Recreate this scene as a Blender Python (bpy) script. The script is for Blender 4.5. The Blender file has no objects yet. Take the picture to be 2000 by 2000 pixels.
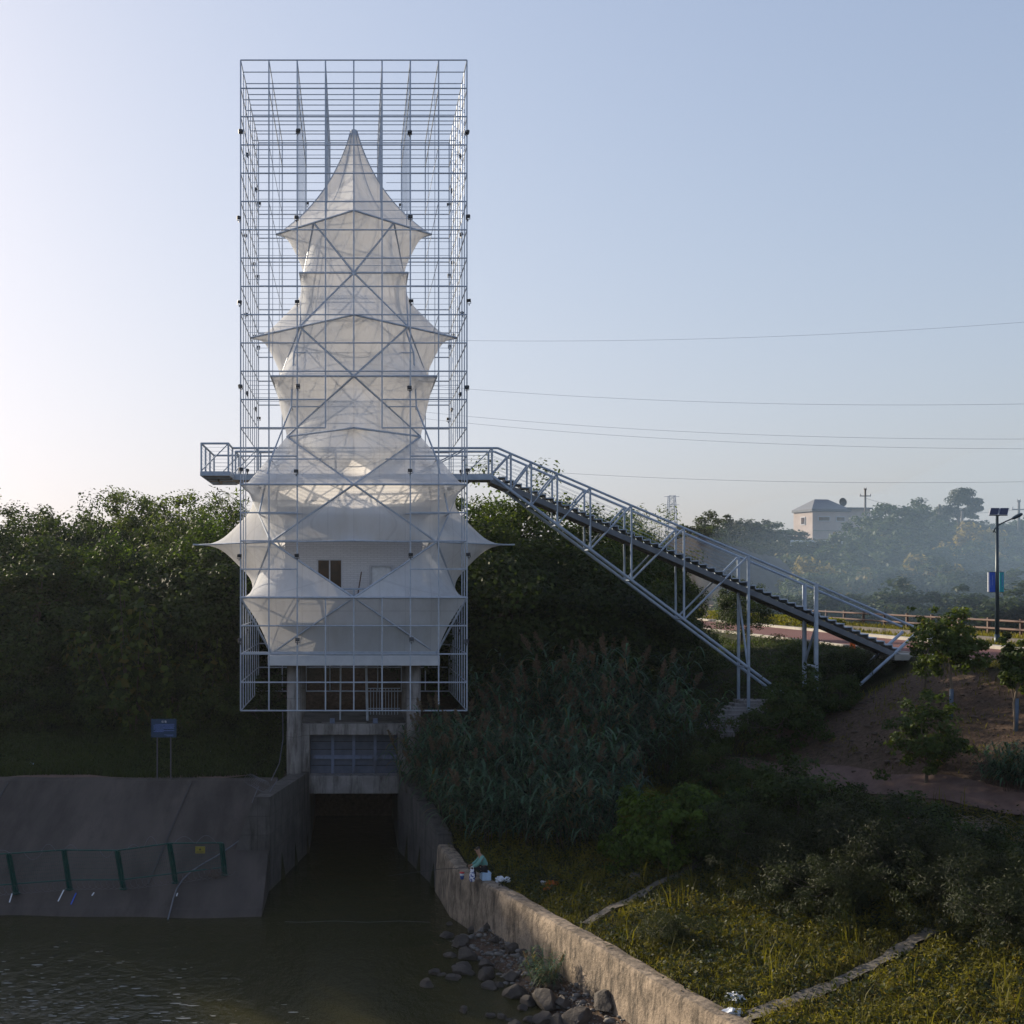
import bpy, bmesh, math, random
import numpy as np
from mathutils import Vector, Matrix

# ------------------------------------------------------------------ camera, sky, sun, exposure
C = bpy.context.scene
COL = C.collection
FOC, VX, VY, CZ = 2370.0, 691.0, 1146.0, 9.8        # focal length and vanishing point of the 2000 px photo, camera height over the water
cam_d = bpy.data.cameras.new("camera")
cam = bpy.data.objects.new("camera", cam_d)
COL.objects.link(cam)
cam.location = (0, 0, CZ)
cam.rotation_euler = (math.radians(90), 0, 0)
cam_d.sensor_width = 36.0
cam_d.lens = 36.0 * FOC / 2000.0
cam_d.shift_x = (1000 - VX) / 2000.0
cam_d.shift_y = (VY - 1000) / 2000.0
cam_d.clip_start = 0.1
cam_d.clip_end = 6000
C.camera = cam

SUN_AZ, SUN_EL = math.radians(-44), math.radians(18.0)   # azimuth measured from +Y towards +X
world = bpy.data.worlds.new("World")
C.world = world
world.use_nodes = True
wn = world.node_tree
wn.nodes.clear()
w_out = wn.nodes.new("ShaderNodeOutputWorld")
w_bg = wn.nodes.new("ShaderNodeBackground")
w_sky = wn.nodes.new("ShaderNodeTexSky")
w_sky.sky_type = 'NISHITA'
w_sky.sun_disc = False
w_sky.sun_elevation = SUN_EL
w_sky.sun_rotation = SUN_AZ
w_sky.altitude = 50
w_sky.air_density = 1.6
w_sky.dust_density = 2.2
w_sky.ozone_density = 10.0
w_bg.inputs["Strength"].default_value = 0.07
# hazy air: softer colour, and the glare round the sun rolls off (c / (c + 3)) instead of clipping
def w_mix(mode, fac, c2):
    n = wn.nodes.new("ShaderNodeMixRGB"); n.blend_type = mode; n.inputs[0].default_value = fac; n.inputs[2].default_value = (*c2, 1); return n
w_bw = wn.nodes.new("ShaderNodeRGBToBW"); w_des = w_mix('MIX', .45, (1,1,1)); w_add = w_mix('ADD', 1, (3,3,3)); w_div = w_mix('DIVIDE', 1, (1,1,1))
w_mul = w_mix('MULTIPLY', 1, (13.0, 11.9, 12.1))
wn.links.new(w_sky.outputs[0], w_bw.inputs[0]); wn.links.new(w_sky.outputs[0], w_des.inputs[1]); wn.links.new(w_bw.outputs[0], w_des.inputs[2])
wn.links.new(w_des.outputs[0], w_add.inputs[1]); wn.links.new(w_des.outputs[0], w_div.inputs[1]); wn.links.new(w_add.outputs[0], w_div.inputs[2])
wn.links.new(w_div.outputs[0], w_mul.inputs[1])
wn.links.new(w_mul.outputs[0], w_bg.inputs[0])
wn.links.new(w_bg.outputs[0], w_out.inputs[0])

sun_d = bpy.data.lights.new("sun", 'SUN')
sun = bpy.data.objects.new("sun", sun_d)
COL.objects.link(sun)
sun_d.energy = 5.0
sun_d.angle = math.radians(0.6)
sun_d.color = (1.0, 0.86, 0.66)
SUNV = Vector((math.sin(SUN_AZ) * math.cos(SUN_EL), math.cos(SUN_AZ) * math.cos(SUN_EL), math.sin(SUN_EL)))
sun.rotation_euler = (-SUNV).to_track_quat('-Z', 'Y').to_euler()
sun.location = (-60, 60, 60)

C.view_settings.view_transform = 'Standard'
C.view_settings.look = 'None'
C.view_settings.exposure = 0.80
C.view_settings.gamma = 1.0
C.render.engine = 'CYCLES'
C.cycles.use_denoising = True
C.cycles.max_bounces = 8
C.cycles.diffuse_bounces = 3
C.cycles.glossy_bounces = 3
C.cycles.transmission_bounces = 4
C.cycles.transparent_max_bounces = 24
C.cycles.volume_bounces = 0
C.cycles.caustics_reflective = False
C.cycles.caustics_refractive = False
C.cycles.sample_clamp_indirect = 6

HAZE = .00015
SMOKE = .0075

# ------------------------------------------------------------------ helpers
def W(px, py, Y):
    """World point that sits at depth Y on the line of sight of photo pixel (px, py)."""
    return Vector(((px - VX) * Y / FOC, Y, CZ + (VY - py) * Y / FOC))

class MB:
    """Collects shapes; build() links them as ONE mesh object."""
    def __init__(s): s.v, s.f, s.mi = [], [], []
    def add(s, vs, fs, m=0):
        o = len(s.v); s.v += [tuple(p) for p in vs]; s.f += [tuple(i + o for i in q) for q in fs]; s.mi += [m] * len(fs); return s
    def box(s, x0, x1, y0, y1, z0, z1, m=0):
        return s.add([(x0,y0,z0),(x1,y0,z0),(x1,y1,z0),(x0,y1,z0),(x0,y0,z1),(x1,y0,z1),(x1,y1,z1),(x0,y1,z1)],
                     [(0,3,2,1),(4,5,6,7),(0,1,5,4),(1,2,6,5),(2,3,7,6),(3,0,4,7)], m)
    def tube(s, p, q, r, n=6, r2=None, m=0, cap=True):
        p, q = Vector(p), Vector(q); d = q - p
        if d.length < 1e-6: return s
        r2 = r if r2 is None else r2
        d.normalize()
        a = d.orthogonal() if abs(d.z) > .99 else d.cross(Vector((0,0,1)))
        a.normalize(); b = d.cross(a)
        vs = []
        for c, rr in ((p, r), (q, r2)):
            for k in range(n):
                t = 2*math.pi*(k+.5)/n
                vs.append(c + a*(rr*math.cos(t)) + b*(rr*math.sin(t)))
        fs = [(k, (k+1)%n, n+(k+1)%n, n+k) for k in range(n)]
        if cap: fs += [tuple(range(n-1,-1,-1)), tuple(range(n, 2*n))]
        return s.add(vs, fs, m)
    def path(s, pts, r, n=6, r2=None, m=0):
        """A continuous tube through points, tapering r -> r2."""
        pts = [Vector(p) for p in pts]; r2 = r if r2 is None else r2
        vs = []; L = len(pts); ref = Vector((0.31,0.17,1)).normalized()
        for i, p in enumerate(pts):
            d = (pts[min(i+1,L-1)] - pts[max(i-1,0)]).normalized()
            a = d.cross(ref)
            if a.length < .05: a = d.orthogonal()
            a.normalize(); b = d.cross(a); rr = r + (r2-r)*i/max(1,L-1)
            for k in range(n):
                t = 2*math.pi*k/n; vs.append(p + a*(rr*math.cos(t)) + b*(rr*math.sin(t)))
        fs = [(i*n+k, i*n+(k+1)%n, (i+1)*n+(k+1)%n, (i+1)*n+k) for i in range(L-1) for k in range(n)]
        fs += [tuple(range(n-1,-1,-1)), tuple(range((L-1)*n, L*n))]
        return s.add(vs, fs, m)
    def bar(s, p, q, w, h, m=0):
        """Rectangular bar from p to q, width w sideways, height h."""
        p, q = Vector(p), Vector(q); d = (q-p).normalized()
        a = d.cross(Vector((0,0,1)))
        if a.length < .01: a = Vector((1,0,0))
        a.normalize(); b = a.cross(d)
        vs = [c + a*(sx*w/2) + b*(sz*h/2) for c in (p,q) for sx,sz in ((-1,-1),(1,-1),(1,1),(-1,1))]
        return s.add(vs, [(0,1,2,3),(7,6,5,4),(0,4,5,1),(1,5,6,2),(2,6,7,3),(3,7,4,0)], m)
    def lathe(s, prof, c=(0,0,0), n=16, m=0):
        c = Vector(c); vs = [c + Vector((r*math.cos(2*math.pi*k/n), r*math.sin(2*math.pi*k/n), z)) for r,z in prof for k in range(n)]
        fs = [(i*n+k, i*n+(k+1)%n, (i+1)*n+(k+1)%n, (i+1)*n+k) for i in range(len(prof)-1) for k in range(n)]
        fs += [tuple(range(n-1,-1,-1)), tuple(range((len(prof)-1)*n, len(prof)*n))]
        return s.add(vs, fs, m)
    def build(s, name, mat, parent=None, smooth=False, bevel=0):
        me = bpy.data.meshes.new(name)
        me.from_pydata(s.v, [], s.f)
        for mm in (mat if isinstance(mat, (list, tuple)) else [mat]): me.materials.append(mm)
        if any(s.mi): me.polygons.foreach_set("material_index", s.mi)
        if smooth: me.polygons.foreach_set("use_smooth", [True]*len(s.f))
        me.update()
        o = bpy.data.objects.new(name, me); COL.objects.link(o)
        if parent is not None: o.parent = parent
        if bevel:
            b = o.modifiers.new("bevel", 'BEVEL'); b.width = bevel; b.segments = 2; b.limit_method = 'ANGLE'
        return o

def np_mesh(name, V, F, mat, tint=None, smooth=False):
    """Mesh from arrays: V (n,3), F (m,k)."""
    me = bpy.data.meshes.new(name)
    V = np.asarray(V, np.float32); F = np.asarray(F, np.int32); k = F.shape[1]
    me.vertices.add(len(V)); me.vertices.foreach_set("co", V.ravel())
    me.loops.add(F.size); me.loops.foreach_set("vertex_index", F.ravel())
    me.polygons.add(len(F))
    me.polygons.foreach_set("loop_start", np.arange(0, F.size, k, dtype=np.int32))
    me.polygons.foreach_set("loop_total", np.full(len(F), k, np.int32))
    if smooth: me.polygons.foreach_set("use_smooth", np.ones(len(F), bool))
    if tint is not None:
        a = me.attributes.new("tint", 'FLOAT', 'POINT'); a.data.foreach_set("value", np.asarray(tint, np.float32))
    me.materials.append(mat); me.update(calc_edges=True)
    return me

def obj(name, me, parent=None, loc=(0,0,0)):
    o = bpy.data.objects.new(name, me); COL.objects.link(o); o.location = loc
    if parent is not None: o.parent = parent
    return o
def tag(o, label, cat, group=None):
    o["label"] = label; o["category"] = cat
    if group: o["group"] = group
    return o
def thing(name, label, cat, loc=(0,0,0), rz=0.0, group=None):
    o = bpy.data.objects.new(name, None); COL.objects.link(o); o.location = loc; o.rotation_euler = (0,0,rz)
    o.empty_display_size = .2
    return tag(o, label, cat, group)
def kind(o, k): o["kind"] = k; return o
def copy_tree(o, parent=None):
    c = o.copy(); COL.objects.link(c)
    if parent is not None: c.parent = parent
    for ch in list(o.children): copy_tree(ch, c)
    return c
ORD = ["first","second","third","fourth","fifth","sixth","seventh","eighth","ninth","tenth","eleventh","twelfth","thirteenth",
       "fourteenth","fifteenth","sixteenth","seventeenth","eighteenth","nineteenth","twentieth","twenty-first","twenty-second",
       "twenty-third","twenty-fourth","twenty-fifth","twenty-sixth","twenty-seventh","twenty-eighth","twenty-ninth","thirtieth"]
def nth(i, n, what="from the left"):
    if i == 0: return "leftmost" if what == "from the left" else "first " + what
    if i == n-1 and what == "from the left": return "rightmost"
    return ORD[i] + " " + what

# ------------------------------------------------------------------ materials
def new_mat(name):
    m = bpy.data.materials.new(name); m.use_nodes = True; nt = m.node_tree; nt.nodes.clear()
    out = nt.nodes.new("ShaderNodeOutputMaterial")
    return m, nt, out
def nd(nt, t, **kw):
    n = nt.nodes.new(t)
    for k, v in kw.items(): setattr(n, k, v)
    return n
def ramp(nt, src, stops):
    r = nd(nt, "ShaderNodeValToRGB"); e = r.color_ramp.elements
    while len(e) < len(stops): e.new(0.5)
    for el, (p, c) in zip(e, stops): el.position = p; el.color = (*c, 1)
    nt.links.new(src, r.inputs[0]); return r
def coords(nt, scale=(1,1,1)):
    tc = nd(nt, "ShaderNodeTexCoord"); mp = nd(nt, "ShaderNodeMapping"); mp.inputs["Scale"].default_value = scale
    nt.links.new(tc.outputs["Object"], mp.inputs[0]); return mp.outputs[0]
def noise(nt, vec, scale, detail=5, rough=.6):
    n = nd(nt, "ShaderNodeTexNoise"); n.inputs["Scale"].default_value = scale; n.inputs["Detail"].default_value = detail
    n.inputs["Roughness"].default_value = rough; nt.links.new(vec, n.inputs["Vector"]); return n
def surf(name, c1, c2, scale=3.0, rough=.75, metal=0.0, bump=.0, bscale=None, stretch=(1,1,1), c3=None, spec=.4):
    """Principled surface whose colour wanders between c1 and c2 (and stains of c3)."""
    m, nt, out = new_mat(name); L = nt.links.new
    v = coords(nt, stretch); n = noise(nt, v, scale)
    r = ramp(nt, n.outputs[0], [(.3, c1), (.7, c2)])
    col = r.outputs[0]
    if c3 is not None:
        n2 = noise(nt, coords(nt, (stretch[0]*.9, stretch[1]*.9, stretch[2]*.35)), scale*.6, 7, .7)
        r2 = ramp(nt, n2.outputs[0], [(.5, (0,0,0)), (.66, (1,1,1))])
        mx = nd(nt, "ShaderNodeMixRGB"); mx.inputs[2].default_value = (*c3, 1)
        L(r2.outputs[0], mx.inputs[0]); L(col, mx.inputs[1]); col = mx.outputs[0]
    b = nd(nt, "ShaderNodeBsdfPrincipled"); L(col, b.inputs["Base Color"])
    b.inputs["Roughness"].default_value = rough; b.inputs["Metallic"].default_value = metal
    b.inputs["Specular IOR Level"].default_value = spec
    if bump:
        nb = noise(nt, v, bscale or scale*6, 6, .65); bm = nd(nt, "ShaderNodeBump"); bm.inputs["Strength"].default_value = bump
        bm.inputs["Distance"].default_value = .05
        L(nb.outputs[0], bm.inputs["Height"]); L(bm.outputs[0], b.inputs["Normal"])
    L(b.outputs[0], out.inputs[0]); return m
def formwork(name, c1, c2, pw=1.2, ph=.6, drip=(.02,.018,.016), dz=.12, ds=3.2, bs=.6, dt=.48):
    m, nt, out = new_mat(name); L = nt.links.new; v = coords(nt); n = noise(nt, v, 1.7, 7, .65); r = ramp(nt, n.outputs[0], [(.3,c1),(.7,c2)])
    sx = nd(nt,"ShaderNodeSeparateXYZ"); L(v, sx.inputs[0]); ad = nd(nt,"ShaderNodeMath",operation='ADD'); L(sx.outputs[0], ad.inputs[0]); L(sx.outputs[1], ad.inputs[1])
    cx = nd(nt,"ShaderNodeCombineXYZ"); L(ad.outputs[0], cx.inputs[0]); L(sx.outputs[2], cx.inputs[1])
    bk = nd(nt,"ShaderNodeTexBrick"); L(cx.outputs[0], bk.inputs[0]); bk.inputs["Scale"].default_value = 1; bk.inputs["Brick Width"].default_value = pw; bk.inputs["Row Height"].default_value = ph
    bk.inputs["Mortar Size"].default_value = .012; bk.offset = 0; bk.inputs["Color1"].default_value = (1,1,1,1); bk.inputs["Color2"].default_value = (.86,.86,.86,1); bk.inputs["Mortar"].default_value = (.55,.55,.55,1)
    mm = nd(nt,"ShaderNodeMixRGB",blend_type='MULTIPLY'); mm.inputs[0].default_value = .8; L(r.outputs[0], mm.inputs[1]); L(bk.outputs[0], mm.inputs[2])
    n2 = noise(nt, coords(nt,(1,1,dz)), ds, 8, .75); r2 = ramp(nt, n2.outputs[0], [(dt,(0,0,0)),(dt+.17,(.88,.88,.88))]); mx = nd(nt,"ShaderNodeMixRGB"); mx.inputs[2].default_value = (*drip,1)
    L(r2.outputs[0], mx.inputs[0]); L(mm.outputs[0], mx.inputs[1]); b = nd(nt,"ShaderNodeBsdfPrincipled"); L(mx.outputs[0], b.inputs["Base Color"]); b.inputs["Roughness"].default_value = .92
    nb = noise(nt, v, 9, 6, .7); bm = nd(nt,"ShaderNodeBump"); bm.inputs["Strength"].default_value = bs; bm.inputs["Distance"].default_value = .035; L(nb.outputs[0], bm.inputs["Height"]); L(bm.outputs[0], b.inputs["Normal"])
    L(b.outputs[0], out.inputs[0]); return m
def plain(name, c, rough=.6, metal=0.0): return surf(name, tuple(x*.88 for x in c), tuple(min(1,x*1.1) for x in c), 8, rough, metal)
def leafmat(name, lo, hi, dry=(.09,.06,.015), trans=.35, dryness=.06):
    """Leaf: colour by a random value per leaf and per plant, lets some light through."""
    m, nt, out = new_mat(name); L = nt.links.new
    a = nd(nt, "ShaderNodeAttribute", attribute_name="tint"); oi = nd(nt, "ShaderNodeObjectInfo")
    ad = nd(nt, "ShaderNodeMath", operation='MULTIPLY_ADD'); ad.inputs[1].default_value = .35; ad.inputs[2].default_value = -.17
    L(oi.outputs["Random"], ad.inputs[0])
    sm = nd(nt, "ShaderNodeMath", operation='ADD'); L(a.outputs["Fac"], sm.inputs[0]); L(ad.outputs[0], sm.inputs[1])
    r = ramp(nt, sm.outputs[0], [(.0, lo), (.8, hi), (1-dryness, hi), (1.0, dry)])
    d = nd(nt, "ShaderNodeBsdfPrincipled"); L(r.outputs[0], d.inputs["Base Color"]); d.inputs["Roughness"].default_value = .6
    d.inputs["Specular IOR Level"].default_value = .18
    t = nd(nt, "ShaderNodeBsdfTranslucent")
    g = nd(nt, "ShaderNodeMixRGB", blend_type='MULTIPLY'); g.inputs[0].default_value = 1; g.inputs[2].default_value = (1.5,1.45,.55,1)
    L(r.outputs[0], g.inputs[1]); L(g.outputs[0], t.inputs[0])
    mx = nd(nt, "ShaderNodeMixShader"); mx.inputs[0].default_value = trans
    L(d.outputs[0], mx.inputs[1]); L(t.outputs[0], mx.inputs[2]); L(mx.outputs[0], out.inputs[0]); return m

M = {}
M['galv'] = surf('galvanised_steel', (.33,.38,.46), (.46,.51,.60), 5, .42, .3)
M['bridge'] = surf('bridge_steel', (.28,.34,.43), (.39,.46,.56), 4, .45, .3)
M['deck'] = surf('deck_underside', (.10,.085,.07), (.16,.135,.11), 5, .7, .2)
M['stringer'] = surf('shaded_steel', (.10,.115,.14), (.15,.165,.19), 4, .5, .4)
M['dark_steel'] = surf('dark_steel', (.02,.022,.026), (.04,.042,.048), 6, .5, .3)
M['concrete'] = surf('weathered_concrete', (.062,.055,.052), (.125,.115,.11), 1.6, .9, 0, .4, 9, (1,1,.5), (.030,.026,.024))
M['bank'] = surf('bank_concrete', (.038,.032,.029), (.078,.064,.056), .9, .92, 0, .5, 12, (1,.3,.3), (.024,.020,.018))
M['wing'] = formwork('wing_concrete', (.050,.045,.043), (.105,.096,.092))
M['column'] = formwork('column_concrete', (.19,.175,.17), (.32,.30,.29), 9, 1.4, (.06,.052,.048))
M['retaining'] = formwork('stained_wall', (.13,.098,.07), (.42,.325,.235), 3.4, 9, (.030,.023,.017), .30, 4.2, 1.5, .465)
M['pale_concrete'] = surf('painted_slab', (.50,.52,.56), (.62,.63,.66), 2, .8)
M['kerb'] = surf('kerb_concrete', (.25,.235,.21), (.34,.32,.285), 2, .85)
M['road'] = surf('red_asphalt', (.10,.032,.028), (.145,.05,.042), 5, .9, 0, .3, 60)
M['path'] = surf('path_red_concrete', (.085,.05,.042), (.14,.088,.072), 2.5, .92, 0, .3, 30)
M['trail'] = surf('trodden_earth', (.07,.062,.052), (.14,.122,.10), 5, .95, 0, .4, 30)
M['rock'] = surf('grey_rock', (.032,.027,.024), (.088,.072,.060), 2.5, .85, 0, .9, 7)
M['pebble'] = surf('pale_pebble', (.07,.065,.06), (.20,.185,.17), 9, .8)
M['bark'] = surf('bark', (.06,.045,.035), (.12,.095,.075), 6, .9, 0, .6, 18, (1,1,.25))
M['pale_bark'] = surf('pale_bark', (.15,.115,.085), (.24,.19,.145), 6, .9, 0, .4, 18, (1,1,.25))
M['limewash'] = surf('painted_bark', (.07,.10,.15), (.11,.145,.20), 6, .9)
M['gate_steel'] = surf('gate_blue_grey', (.10,.13,.20), (.16,.19,.28), 3, .6, .2, 0, None, (1,1,1), (.07,.07,.08))
M['gate_panel'] = surf('gate_panel', (.07,.085,.12), (.11,.125,.17), 3, .7, .1)
M['green_paint'] = surf('green_fence_paint', (.006,.048,.042), (.010,.075,.064), 4, .5, .1)
M['sign_blue'] = surf('sign_blue', (.006,.030,.075), (.008,.038,.09), 3, .5)
M['white'] = plain('white_paint', (.72,.73,.75), .6)
M['offwhite_frame'] = plain('window_frame', (.45,.46,.5), .5)
M['yellow'] = plain('yellow_plate', (.20,.165,.022), .6)
M['black'] = plain('black_print', (.015,.015,.015), .6)
M['orange'] = plain('orange_paint', (.72,.12,.012), .6)
M['orange_cloth'] = plain('orange_cloth', (.55,.12,.02), .9)
M['plastic'] = plain('white_plastic', (.62,.64,.68), .4)
M['pale_blue'] = plain('pale_blue_foam', (.38,.52,.68), .6)
M['blue_bin'] = plain('blue_plastic', (.02,.06,.22), .5)
M['red'] = plain('red_plastic', (.5,.03,.03), .5)
M['wood'] = surf('brown_rail_wood', (.045,.020,.013), (.085,.038,.024), 3, .6, 0, 0, None, (1,.1,1))
M['lamp'] = surf('lamp_post_paint', (.012,.03,.045), (.02,.042,.06), 3, .4, .2)
M['solar'] = plain('solar_cells', (.02,.025,.06), .15)
M['banner_blue'] = plain('banner_blue', (.015,.08,.45), .6)
M['banner_teal'] = plain('banner_teal', (.015,.30,.36), .6)
M['banner_print'] = plain('banner_print', (.14,.22,.55), .6)
M['wire'] = plain('wire', (.12,.12,.14), .5, .5)
M['cable'] = plain('overhead_cable', (.38,.40,.45), .5, .3)
M['flood'] = plain('floodlight_casing', (.055,.06,.07), .5, .3)
M['roof'] = surf('grey_roof_tiles', (.13,.14,.165), (.19,.20,.225), 6, .8)
M['house_wall'] = surf('house_render', (.40,.34,.315), (.48,.41,.38), 1, .9)
M['skin'] = plain('skin', (.32,.18,.12), .6)
M['hair'] = plain('hair', (.012,.010,.009), .6)
M['jacket'] = surf('teal_jacket', (.10,.24,.21), (.15,.32,.28), 9, .9)
M['trousers'] = plain('black_trousers', (.012,.012,.015), .9)
M['glass'] = surf('window_glass', (.02,.014,.010), (.07,.035,.018), 3, .06, 0, 0, None, (1,1,1), (.13,.06,.025))  # brownish reflections are put into the glass colour itself

# white brick (courses as colour + bump)
m, nt, out = new_mat('white_brick'); L = nt.links.new
v = coords(nt, (1,1,1))
sx = nd(nt, "ShaderNodeSeparateXYZ"); L(v, sx.inputs[0]); cx = nd(nt, "ShaderNodeCombineXYZ")
L(sx.outputs[0], cx.inputs[0]); L(sx.outputs[2], cx.inputs[1])
bk = nd(nt, "ShaderNodeTexBrick"); L(cx.outputs[0], bk.inputs[0]); bk.inputs["Scale"].default_value = 1
bk.inputs["Brick Width"].default_value = .25; bk.inputs["Row Height"].default_value = .07; bk.inputs["Mortar Size"].default_value = .008
bk.inputs["Color1"].default_value = (.60,.60,.63,1); bk.inputs["Color2"].default_value = (.55,.55,.58,1); bk.inputs["Mortar"].default_value = (.44,.44,.47,1)
b = nd(nt, "ShaderNodeBsdfPrincipled"); L(bk.outputs[0], b.inputs["Base Color"]); b.inputs["Roughness"].default_value = .85
L(b.outputs[0], out.inputs[0]); M['brick'] = m

# tent fabric: see-through mesh cloth that glows where the sun is behind it
m, nt, out = new_mat('white_mesh_fabric'); L = nt.links.new
v = coords(nt); n1 = noise(nt, v, 1.3, 4); r1 = ramp(nt, n1.outputs[0], [(.3,(.76,.785,.83)),(.7,(.82,.845,.885))])
mpw = coords(nt, (1,1,6)); wv = noise(nt, mpw, 2.2, 3); bm = nd(nt, "ShaderNodeBump"); bm.inputs["Strength"].default_value = .22; bm.inputs["Distance"].default_value = .04
nw = noise(nt, coords(nt,(3,3,.6)), 1.6, 4); L(nw.outputs[0], bm.inputs["Height"])
sxf = nd(nt, "ShaderNodeSeparateXYZ"); L(v, sxf.inputs[0]); seam = None            # welded seams between the fabric strips, and a little dirt
for k_ in (0, 1):
    pp = nd(nt, "ShaderNodeMath", operation='PINGPONG'); pp.inputs[1].default_value = .46; L(sxf.outputs[k_], pp.inputs[0])
    lt = nd(nt, "ShaderNodeMath", operation='LESS_THAN'); lt.inputs[1].default_value = .018; L(pp.outputs[0], lt.inputs[0])
    if seam is None: seam = lt
    else: mxm = nd(nt, "ShaderNodeMath", operation='MAXIMUM'); L(seam.outputs[0], mxm.inputs[0]); L(lt.outputs[0], mxm.inputs[1]); seam = mxm
dn = noise(nt, coords(nt,(1,1,.2)), 2.6, 6, .7); dr = ramp(nt, dn.outputs[0], [(.45,(1,1,1)),(.75,(.80,.78,.74))])
dm = nd(nt, "ShaderNodeMixRGB", blend_type='MULTIPLY'); dm.inputs[0].default_value = .8; L(r1.outputs[0], dm.inputs[1]); L(dr.outputs[0], dm.inputs[2])
sm_ = nd(nt, "ShaderNodeMixRGB"); sm_.inputs[2].default_value = (.56,.58,.63,1); L(dm.outputs[0], sm_.inputs[1]); sf = nd(nt, "ShaderNodeMath", operation='MULTIPLY'); sf.inputs[1].default_value = .55; L(seam.outputs[0], sf.inputs[0]); L(sf.outputs[0], sm_.inputs[0])
df = nd(nt, "ShaderNodeBsdfDiffuse"); L(sm_.outputs[0], df.inputs[0]); L(bm.outputs[0], df.inputs["Normal"])
tl = nd(nt, "ShaderNodeBsdfTranslucent"); tl.inputs[0].default_value = (.76,.735,.715,1); L(bm.outputs[0], tl.inputs["Normal"])
m1 = nd(nt, "ShaderNodeMixShader"); m1.inputs[0].default_value = .40; L(df.outputs[0], m1.inputs[1]); L(tl.outputs[0], m1.inputs[2])
tr = nd(nt, "ShaderNodeBsdfTransparent"); m2 = nd(nt, "ShaderNodeMixShader"); m2.inputs[0].default_value = .18
L(m1.outputs[0], m2.inputs[1]); L(tr.outputs[0], m2.inputs[2]); L(m2.outputs[0], out.inputs[0]); M['fabric'] = m

# water
m, nt, out = new_mat('river_water'); L = nt.links.new
v = coords(nt); n1 = noise(nt, coords(nt,(1,.55,1)), 2.2, 5, .6); n2 = noise(nt, coords(nt,(1,.7,1)), 9, 3)
ad = nd(nt, "ShaderNodeMath", operation='MULTIPLY_ADD'); ad.inputs[1].default_value = .25; L(n2.outputs[0], ad.inputs[0]); L(n1.outputs[0], ad.inputs[2])
bm = nd(nt, "ShaderNodeBump"); bm.inputs["Strength"].default_value = .55; bm.inputs["Distance"].default_value = .12; L(ad.outputs[0], bm.inputs["Height"])
df = nd(nt, "ShaderNodeBsdfDiffuse"); df.inputs[0].default_value = (.042,.040,.015,1)
tp = nd(nt, "ShaderNodeBsdfTransparent"); tp.inputs[0].default_value = (.50,.42,.28,1)
mb = nd(nt, "ShaderNodeMixShader"); mb.inputs[0].default_value = .30; L(df.outputs[0], mb.inputs[1]); L(tp.outputs[0], mb.inputs[2])
gl = nd(nt, "ShaderNodeBsdfGlossy"); gl.inputs["Roughness"].default_value = .04; L(bm.outputs[0], gl.inputs["Normal"])
fr = nd(nt, "ShaderNodeFresnel"); fr.inputs[0].default_value = 1.33; L(bm.outputs[0], fr.inputs["Normal"])
mx = nd(nt, "ShaderNodeMixShader"); L(fr.outputs[0], mx.inputs[0]); L(mb.outputs[0], mx.inputs[1]); L(gl.outputs[0], mx.inputs[2]); L(mx.outputs[0], out.inputs[0])
M['water'] = m

M['leaf_dark'] = leafmat('leaf_dark', (.006,.015,.006), (.052,.080,.020), (.07,.065,.02), .38, .02)
M['leaf_mid'] = leafmat('leaf_mid', (.009,.022,.006), (.078,.112,.024), (.10,.09,.02), .42, .02)
M['leaf_lush'] = leafmat('leaf_lush', (.012,.032,.006), (.085,.14,.018), (.12,.12,.02), .45, .02)
M['leaf_hill'] = leafmat('leaf_hill', (.018,.034,.016), (.055,.078,.030), (.13,.10,.03), .3)
M['leaf_olive'] = leafmat('leaf_olive', (.006,.010,.004), (.036,.047,.015), (.06,.055,.02), .32, .03)
M['leaf_yellow'] = leafmat('leaf_yellow', (.10,.08,.015), (.22,.17,.03), (.25,.13,.02), .4)
M['leaf_reed'] = leafmat('leaf_reed', (.009,.024,.015), (.08,.155,.098), (.15,.12,.06), .35, .10)
M['leaf_pine'] = leafmat('leaf_pine', (.008,.018,.010), (.022,.038,.020), (.03,.04,.02), .2)
M['plume'] = leafmat('reed_plume', (.10,.072,.052), (.17,.125,.09), (.17,.125,.09), .3)
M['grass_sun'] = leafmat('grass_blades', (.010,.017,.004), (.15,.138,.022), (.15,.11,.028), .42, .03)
M['grass_bank'] = leafmat('grass_bank_blades', (.010,.020,.006), (.045,.068,.018), (.06,.05,.02), .35, .03)
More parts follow.
